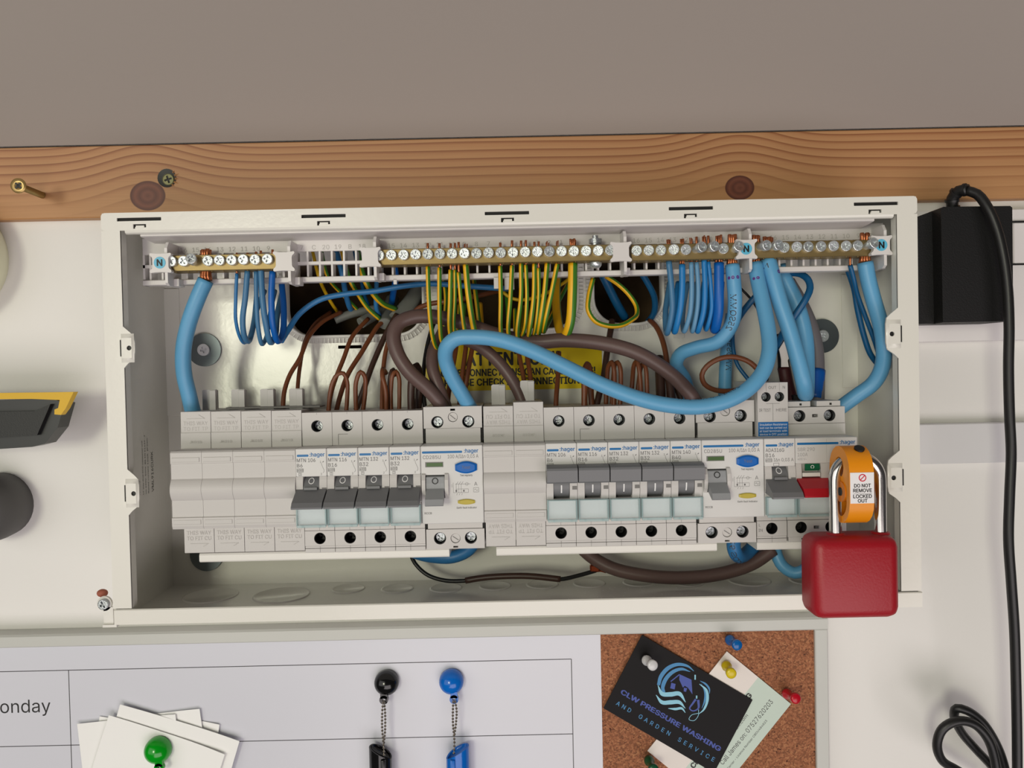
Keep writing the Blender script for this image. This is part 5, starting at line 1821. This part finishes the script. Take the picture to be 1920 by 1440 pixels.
# ================================================================== right wall things
so = thing('socket_outlet', 'white wall socket behind the black power adapter', 'socket', (P(1830, 640, 68).x, 78, P(1830, 640, 68).z))
a, c = P(1660, 643, 68), P(2080, 388, 68)
MB().box(a.x, c.x, 68, 78, a.z, c.z, .8, 2).build('face_plate', 'socket_white', so)
a, c = P(1901, 494, 67), P(1990, 416, 67)
MB().box(a.x, c.x, 66.6, 68.2, a.z, c.z, .4).build('rocker', 'socket_white', so)
m = MB()
for yy in (415, 495):
    a = P(1895, yy - 1, 66)
    m = MB().box(a.x, a.x + 40, 66.4, 68.1, a.z - 1.0, a.z)
    m.build('rocker_gap', 'dark_slot', so)
a, c = P(1650, 868, 70), P(2080, 793, 70)
za_, zc_ = P(1800, 869, 70).z, P(1800, 794, 70).z
m = MB().box(a.x, c.x, 70, 78, za_, zc_, .6)
tag(m.build('cable_trunking', 'trunk_white'), 'pale flat cable trunking crossing the wall right of the padlock', 'trunking')
pa = thing('power_adapter', 'black power adapter with strain relief plugged in right of the enclosure', 'adapter', (P(1830, 605, 40).x, 60, P(1830, 605, 40).z))
a, c = P(1768, 605, 34), P(1898, 386, 34)
m = MB()
m.prism([(a.x, a.z), (c.x, a.z), (c.x, c.z - 1), (c.x - 1.2, c.z), (a.x + 1, c.z + .3), (a.x - .5, c.z - .4)], 34, 50, 'y')
m.prism([(a.x - 1.2, a.z), (c.x, a.z), (c.x, c.z), (a.x + 1, c.z), (a.x - 4, c.z - 1.5), (a.x - 14, c.z - 5), (a.x - 14, a.z)], 44, 67.8, 'y')
bo_ = m.build('body', 'black_plastic', pa)
m = MB()
sp = spline([P(1786, 392, 44), P(1786, 372, 42), P(1798, 358, 38), P(1815, 356, 34)])
fr = sweep(sp)
for k in range(0, len(fr) - 1, 2):
    m.cyl(fr[k][0], fr[k][1], 4.3 - k * .07, 1.5, 16)
m.tube(sp, 3.4, 14, fr)
m.build('strain_relief', 'black_wire', pa)
m = MB()
cb_ = [P(1810, 357, 35), P(1832, 364, 31), P(1852, 390, 27), P(1869, 430, 25), P(1881, 480, 24), P(1889, 540, 24), P(1892, 610, 24), P(1891, 690, 26), P(1893, 780, 28), P(1896, 850, 30), P(1893, 930, 30), P(1891, 1010, 30),
       P(1896, 1090, 32), P(1902, 1180, 34), P(1905, 1280, 36), P(1907, 1380, 38), P(1908, 1520, 40)]
m.tube(spline(cb_, 3), 2.9, 16)
m.build('cord', 'black_wire', pa)
q = P(1886, 1445, 45)
m = MB()
lp = [P(1892, 1500, 50), P(1884, 1440, 50), P(1868, 1395, 48), P(1840, 1352, 46), P(1812, 1332, 45), P(1794, 1328, 46), P(1789, 1342, 50), P(1802, 1372, 54), P(1830, 1405, 56), P(1862, 1440, 58), P(1900, 1500, 60)]
m.tube(spline(lp, 2), 2.7, 14)
tag(m.build('coiled_cord', 'black_wire'), 'black cord doubled in a narrow loop at the lower right corner', 'cord', 'black cords at lower right')
m = MB()
lp = [P(1875, 1520, 44), P(1868, 1440, 42), P(1852, 1385, 40), P(1825, 1357, 40), P(1795, 1352, 40), P(1768, 1366, 41), P(1757, 1395, 43), P(1766, 1425, 46), P(1795, 1444, 50), P(1840, 1470, 54)]
m.tube(spline(lp, 2), 2.8, 14)
tag(m.build('coiled_cord', 'black_wire'), 'black cord bent in a rounder loop in front, at the lower right corner', 'cord', 'black cords at lower right')

# ================================================================== planner board
YW = 68.0
zt = P(700, 1176.5, 65).z
zi = P(700, 1200.5, 65).z
xo, xi = P(1554, 1300, 65).x, P(1530, 1300, 65).x
xck = P(1128, 1300, YW).x
XL, ZBT = -520.0, -400.0
pb_ = thing('planner_board', 'white weekly planner board with pale frame and cork section below the enclosure', 'notice board', ((XL + xo) / 2, 78, ZBT))
fr_ = MB().prism([(78, zt), (66.2, zt), (65, zt - 1.2), (65, zi + .8), (66, zi), (78, zi)], XL, xo, 'x')
fr_.build('frame_rail', 'frame_alu', pb_)
fr_ = MB().box(xi, xo, 65.2, 78, ZBT, zi + .5, .5)
fr_.build('frame_rail', 'frame_alu', pb_)
MB().box(XL, xck, YW, 77.5, ZBT, zi).build('white_panel', 'whiteboard', pb_)
MB().box(xck, xi, YW - .4, 77.5, ZBT, zi).build('cork_panel', 'cork', pb_)
z1l, z2l = P(540, 1247.5, YW).z, P(540, 1388, YW).z
xv, xe = P(131, 1330, YW).x, P(1073, 1320, YW).x
for (x0_, x1_, z0_, z1_) in ((XL, xe, z1l - .25, z1l + .25), (XL, xe, z2l - .25, z2l + .25), (xv - .25, xv + .25, ZBT, z1l), (xe - .25, xe + .25, ZBT, z1l)):
    MB().box(x0_, x1_, YW - .04, YW, z0_, z1_).build('ruled_line', 'board_line', pb_)
q = P(95, 1335, YW)
m = MB().text('Monday', 8.4, (q.x, YW - .05, q.z), align='R')
m.build('day_name', 'print_black', pb_)

# loose paper notes under the green magnet


def note(tl, tr, hpx, y, label, curl=0.0):
    a, c = P(tl[0], tl[1], y), P(tr[0], tr[1], y)
    u = (c - a)
    u.y = 0
    wv = u.length
    u.normalize()
    dn = Vector((u.z, 0, -u.x))
    if dn.z > 0:
        dn = -dn
    h = hpx * (y + 441) / F
    N = 10
    vs, fs = [], []
    for lay in (0, .12):
        for j in range(N + 1):
            for i in range(N + 1):
                s, t = i / N, j / N
                lift = curl * max(0, s - .55) ** 2 * max(0, .7 - t) * 18 + curl * max(0, .3 - s) ** 2 * max(0, .6 - t) * 14
                vs.append(a + u * (wv * s) + dn * (h * t) + Vector((0, lay - lift, 0)))
    for lay in range(2):
        o = lay * (N + 1) ** 2
        for j in range(N):
            for i in range(N):
                f = [o + j * (N + 1) + i, o + j * (N + 1) + i + 1, o + (j + 1) * (N + 1) + i + 1, o + (j + 1) * (N + 1) + i]
                fs.append(f if lay == 0 else f[::-1])
    m = MB().add(vs, fs, True)
    tag(m.build('paper_note', 'paper'), label, 'paper', 'loose notes under the green magnet')


note((292, 1338), (413, 1357), 170, 67.6, 'white note at the back of the pile with only its right corner showing', .5)
note((187, 1343), (300, 1360), 170, 67.2, 'thin white note with its small corner peeping out at the upper left of the pile', .2)
note((236, 1345), (375, 1328), 190, 66.6, 'white note tilted up to the right at the top of the pile', .3)
note((145, 1357), (330, 1338), 240, 65.9, 'white note reaching farthest left in the pile', .4)
note((226, 1320), (451, 1387), 230, 65.0, 'white note whose top corner stands highest in the pile', .8)
note((205, 1340), (424, 1411), 200, 63.9, 'front white note held directly under the green magnet', 1.0)


# ball magnets
def magnet_ball(px, py, rpx, y, mt, root, tabdir):
    q = P(px, py, y)
    r = rpx * (y + 441) / F
    m = MB().lathe((q.x, y + 8.6, q.z), (0, -1, 0), [(r * .96, 0), (r, .6), (r, 2.6)] + [(r * math.cos(math.pi / 2 * k / 10) + .001, 2.6 + r * .92 * math.sin(math.pi / 2 * k / 10)) for k in range(1, 11)], 32)
    m.build('ball', mt, root)
    t = P(px + tabdir[0], py + tabdir[1], y)
    m = MB().plate(circ(t.x, t.z, r * .36, 20), [circ(t.x, t.z, r * .15, 12)], y + 1, y + 4)
    m.box(t.x - r * .28, t.x + r * .28, y + 1, y + 4, t.z + r * .1, t.z + r * .6)
    m.build('tab', mt, root)
    return t


g = thing('ball_magnet', 'glossy green ball magnet holding the paper notes', 'magnet', P(288, 1440, 56))
magnet_ball(288, 1415, 25, 55, 'green_gloss', g, (8, 27))


def pen(px, py, tabd, mt, capx, chain, label, slope):
    root = thing('pen_with_chain', label, 'pen', P(px, 1480, 60), 'magnetic pens on bead chains')
    t = magnet_ball(px, py, 23.5, 59, mt, root, tabd)
    m = MB()
    for strand in chain:
        sp = spline([P(*p) for p in strand], .5)
        acc, last = 0, sp[0]
        m.tube(sp[::3] + [sp[-1]], .22, 6)
        for p in sp:
            acc += (p - last).length
            last = p
            if acc >= 1.95:
                m.sphere(p, .85, 8)
                acc = 0
    ch = m.build('bead_chain', 'bead', root)
    ch['kind'] = 'stuff'
    # cap: a slanted barrel hanging from the chain
    x0_, x1_ = P(capx[0], 1420, 60).x, P(capx[1], 1420, 60).x
    cxx, rr = (x0_ + x1_) / 2, (x1_ - x0_) / 2
    ztop = P(px, 1406, 60).z
    m = MB()
    n = 26
    vs = []
    ring = []
    for k in range(n):
        a = 2 * math.pi * k / n
        x = cxx + rr * math.cos(a)
        y = 59 + rr * .9 * math.sin(a)
        ring.append((x, y, ztop + slope * rr * .75 * math.cos(a) - .12 * abs(math.cos(a)) ** 6 * rr))
    for zz in (0, 1):
        vs += [(x, y, (z if zz == 0 else ztop - 62)) for x, y, z in ring]
    m.add(vs, [[i, (i + 1) % n, n + (i + 1) % n, n + i] for i in range(n)], True)
    inner = [(cxx + (x - cxx) * .86, 59 + (y - 59) * .86, z - .1) for x, y, z in ring]
    m.add(list(ring) + inner, [[i, (i + 1) % n, n + (i + 1) % n, n + i] for i in range(n)])
    low = [(x, y, z - 2.2) for x, y, z in inner]
    m.add(inner + low, [[i, (i + 1) % n, n + (i + 1) % n, n + i] for i in range(n)] + [list(range(n, 2 * n))], True)
    cap = m.build('cap', mt, root)
    sxx = cxx - slope * rr * .55
    m = MB().box(sxx - 1.6, sxx + 1.6, 59 - rr * .9 - 1.0, 59 - rr * .6, ztop - 62, P(px, 1414, 60).z, .5, 2)
    m.build('clip', mt, cap)


pen(722, 1287, (-3, 27), 'black_gloss', (693, 735), [[(719, 1312, 57), (717, 1330, 56), (716.5, 1365, 56), (719, 1395, 55), (720, 1416, 53)], [(720, 1312, 58), (722, 1335, 57), (722, 1370, 57), (720, 1392, 56)]],
    'black pen hanging by bead chain from a black ball magnet', -.7)
pen(845, 1285, (6, 28), 'blue_gloss', (837, 880), [[(850, 1310, 57), (849, 1340, 56), (849.5, 1360, 56), (852, 1390, 55), (851, 1414, 53)], [(852, 1310, 58), (856, 1330, 57), (855, 1355, 57), (852, 1378, 56)]],
    'blue pen hanging by bead chain from a blue ball magnet', .7)


# ================================================================== cards on the cork
def card_frame(tl, tr, bl, y):
    a, b_, c = P(*tl, y), P(*tr, y), P(*bl, y)
    u = b_ - a
    u.y = 0
    v = c - a
    v.y = 0
    return a, u, v


# pale card (lies underneath): long side runs up to the right
yc = 66.4
A, U, V = card_frame((1214, 1408), (1363, 1221.5), (1334, 1506), yc)     # u along the long edge, v across
m = MB().add([A, A + U, A + U + V * .49, A + V * .49] + [p + Vector((0, .5, 0)) for p in (A, A + U, A + U + V * .49, A + V * .49)],
             [(0, 1, 2, 3), (4, 5, 6, 7), (0, 1, 5, 4), (1, 2, 6, 5), (2, 3, 7, 6), (3, 0, 4, 7)])
pc = m.build('pale_card', 'card_white')
tag(pc, 'white and pale green business card pinned beneath the black one', 'business card')
q4 = (A + V * .49, A + U + V * .49, A + U + V, A + V)
m = MB().add(list(q4) + [p + Vector((0, .5, 0)) for p in q4], [(0, 1, 2, 3), (4, 5, 6, 7), (0, 1, 5, 4), (1, 2, 6, 5), (2, 3, 7, 6), (3, 0, 4, 7)])
gp = m.build('green_band', 'card_green', pc)
un, vn = U.normalized(), -(V.normalized())
o_ = Vector((0, -.08, 0))
m = MB()
m.text('Call James on: 07527620203', 3.1, A + U * .29 + V * .82 + o_, un, vn, w=U.length * .633)
m.text('Upper Tier Waste Carrier - Licence Number CBDU484823', 1.35, A + U * .07 + V * .905 + o_, un, vn, w=U.length * .71)
m.text('clwpressurewashing@gmail.com', 1.9, A + U * .05 + V * .685 + o_, un, vn, w=U.length * .666)
m.build('small_lettering', 'card_text', gp)
m = MB()
m.text('CLW PRESSURE WASHING', 3.2, A + U * .12 + V * .57 + o_, un, vn, w=U.length * .74, bold=.04)
m.build('heading', 'print_black', gp)
# black card on top
A, U, V = card_frame((1203.6, 1190.6), (1411, 1312.5), (1131.5, 1328), 65.4)
m = MB().add([A, A + U, A + U + V, A + V] + [p + Vector((0, .5, 0)) for p in (A, A + U, A + U + V, A + V)],
             [(0, 1, 2, 3), (4, 5, 6, 7), (0, 1, 5, 4), (1, 2, 6, 5), (2, 3, 7, 6), (3, 0, 4, 7)])
bc = m.build('black_card', 'card_black')
tag(bc, 'black business card with blue wave and house logo pinned on the cork', 'business card')
un, vn = U.normalized(), -(V.normalized())
LU, LV = U.length, V.length
o_ = Vector((0, -.08, 0))
m = MB().text('CLW PRESSURE WASHING', 3.0, A + U * .06 + V * .74 + o_, un, vn, w=LU * .90, bold=.035)
m.build('heading', 'logo_navy', bc)
m = MB()
for k, s in enumerate('AND GARDEN SERVICE'):
    if s != ' ':
        m.text(s, 2.7, A + U * (.085 + .0505 * k) + V * .885 + o_, un, vn, bold=.012, align='C')
m.build('subheading', 'logo_blue', bc)


def cp(px, py):
    """point on the black card's face from a pixel of its logo"""
    p = P(px, py, 65.4)
    p.y = 65.3
    return p


def zp(x, y):
    return (1120 + x / 4.364, 1170 + y / 4.364)


def ribbon(mb, pts, ws, dy=0.0):
    sp = [Vector(cp(*zp(*p))) for p in pts]
    sm = spline(sp, .5)
    n = len(sm)
    L, R = [], []
    for k, p in enumerate(sm):
        t = (sm[min(k + 1, n - 1)] - sm[max(k - 1, 0)]).normalized()
        nn_ = Vector((-t.z, 0, t.x))
        f = k / (n - 1) * (len(ws) - 1)
        i = min(int(f), len(ws) - 2)
        wd = ws[i] + (ws[i + 1] - ws[i]) * (f - i)
        L.append(p + nn_ * wd / 2 + Vector((0, -dy, 0)))
        R.append(p - nn_ * wd / 2 + Vector((0, -dy, 0)))
    mb.add(L + R, [[k, k + 1, n + k + 1, n + k] for k in range(n - 1)])


m = MB()
ribbon(m, [(790, 385), (740, 345), (660, 330), (580, 360), (520, 430), (500, 500)], [.3, 1.6, 2.2, 2.6, 2.6, 2.0])
ribbon(m, [(760, 390), (690, 368), (620, 390), (560, 450), (535, 520), (545, 560)], [.3, 1.8, 2.3, 2.5, 2.6, 1.8])
ribbon(m, [(840, 465), (885, 490), (915, 530), (918, 570)], [.2, 1.2, 1.2, .2])
ribbon(m, [(855, 690), (880, 620), (880, 550), (850, 490)], [.2, 1.3, 1.3, .2])
m.build('logo_arc', 'logo_blue', bc)
m = MB()
ribbon(m, [(495, 500), (530, 570), (600, 575), (670, 570), (722, 640)], [.3, 2.6, 3.0, 2.6, .3], .02)
ribbon(m, [(480, 580), (530, 640), (600, 640), (670, 640), (720, 690)], [.3, 2.4, 2.8, 2.4, .3], .02)
ribbon(m, [(580, 690), (640, 695), (690, 690), (720, 725)], [.3, 1.6, 1.6, .3], .02)
ribbon(m, [(835, 490), (890, 540), (900, 620), (870, 700), (830, 735)], [.3, 1.6, 1.8, 1.4, .3], .02)
ribbon(m, [(800, 415), (800, 455)], [.9, .9], .02)
ribbon(m, [(812, 585), (812, 610)], [.9, .9], .02)
ribbon(m, [(825, 730), (770, 745), (750, 780), (790, 790), (825, 750), (828, 700)], [.35, .35, .35, .35, .35, .35], .02)
m.build('logo_wave', 'logo_pale', bc)
m = MB()
for poly in ([(672, 410), (770, 455), (778, 575), (740, 520), (715, 505), (700, 520), (670, 455)], [(605, 480), (640, 490), (632, 535), (596, 525)], [(708, 520), (735, 525), (725, 555), (706, 550)]):
    m.add([cp(*zp(*p)) + Vector((0, -.03, 0)) for p in poly], [list(range(len(poly)))])
ribbon(m, [(600, 470), (672, 412)], [.7, .7], .03)
ribbon(m, [(805, 615), (780, 650), (755, 690), (780, 710), (825, 690), (825, 620)], [1.4, 1.2, .8, .8, 1.4, 1.6], .03)
m.build('logo_house', 'logo_navy', bc)


# push pins
def push_pin(base, head, mt, label):
    b0 = P(base[0], base[1], 62)
    h0 = P(head[0], head[1], 51)
    foot = b0 + (b0 - h0) * .45
    ax = (h0 - foot)
    L = ax.length
    root = thing('push_pin', label, 'push pin', (foot.x, 67, foot.z), 'push pins on the cork')
    m = MB().lathe(foot, ax, [(.01, L * .16), (3.2, L * .18), (3.3, L * .30), (2.2, L * .40), (1.9, L * .62), (2.3, L * .78), (3.2, L * .84), (3.3, L * .98), (2.6, L * 1.02), (.01, L * 1.02)], 24)
    m.build('grip', mt, root)
    m = MB().cyl(foot + ax * .2, -ax, .5, L * .25, 8)
    m.build('point', 'zinc', root)


push_pin((1213.5, 1239), (1224.5, 1248), 'white_gloss', 'white push pin holding the black card')
push_pin((1363, 1250), (1371.5, 1263.5), 'yellow_gloss', 'yellow push pin in the corner of the pale card')
push_pin((1370, 1201), (1383, 1210), 'pinblue_gloss', 'blue push pin standing alone near the top of the cork')
push_pin((1477, 1302), (1493, 1310), 'red_gloss', 'red push pin at the outer corner of the pale card')
push_pin((1218, 1428), (1226, 1444), 'darkgreen_gloss', 'dark green push pin at the bottom left of the cards')

# ================================================================== plaster dust on the floor of the enclosure
rnd = random.Random(3)
m = MB()
for k in range(170):
    x = rnd.gauss(95, 62)
    y = rnd.uniform(6, 66)
    if not -120 < x < 205:
        continue
    r_ = rnd.choice((.18, .22, .28, .4))
    c = Vector((x, y, -H2 + 1.25 + r_ * .4))
    m.add([c + Vector((r_, 0, 0)), c + Vector((-r_, r_ * .4, 0)), c + Vector((0, -r_ * 1.1, 0)), c + Vector((0, 0, r_ * .8))], [(0, 1, 2), (0, 3, 1), (1, 3, 2), (2, 3, 0)])
du = m.build('plaster_dust', 'paper')
tag(du, 'white plaster dust scattered over the floor of the enclosure', 'dust')
du['kind'] = 'stuff'
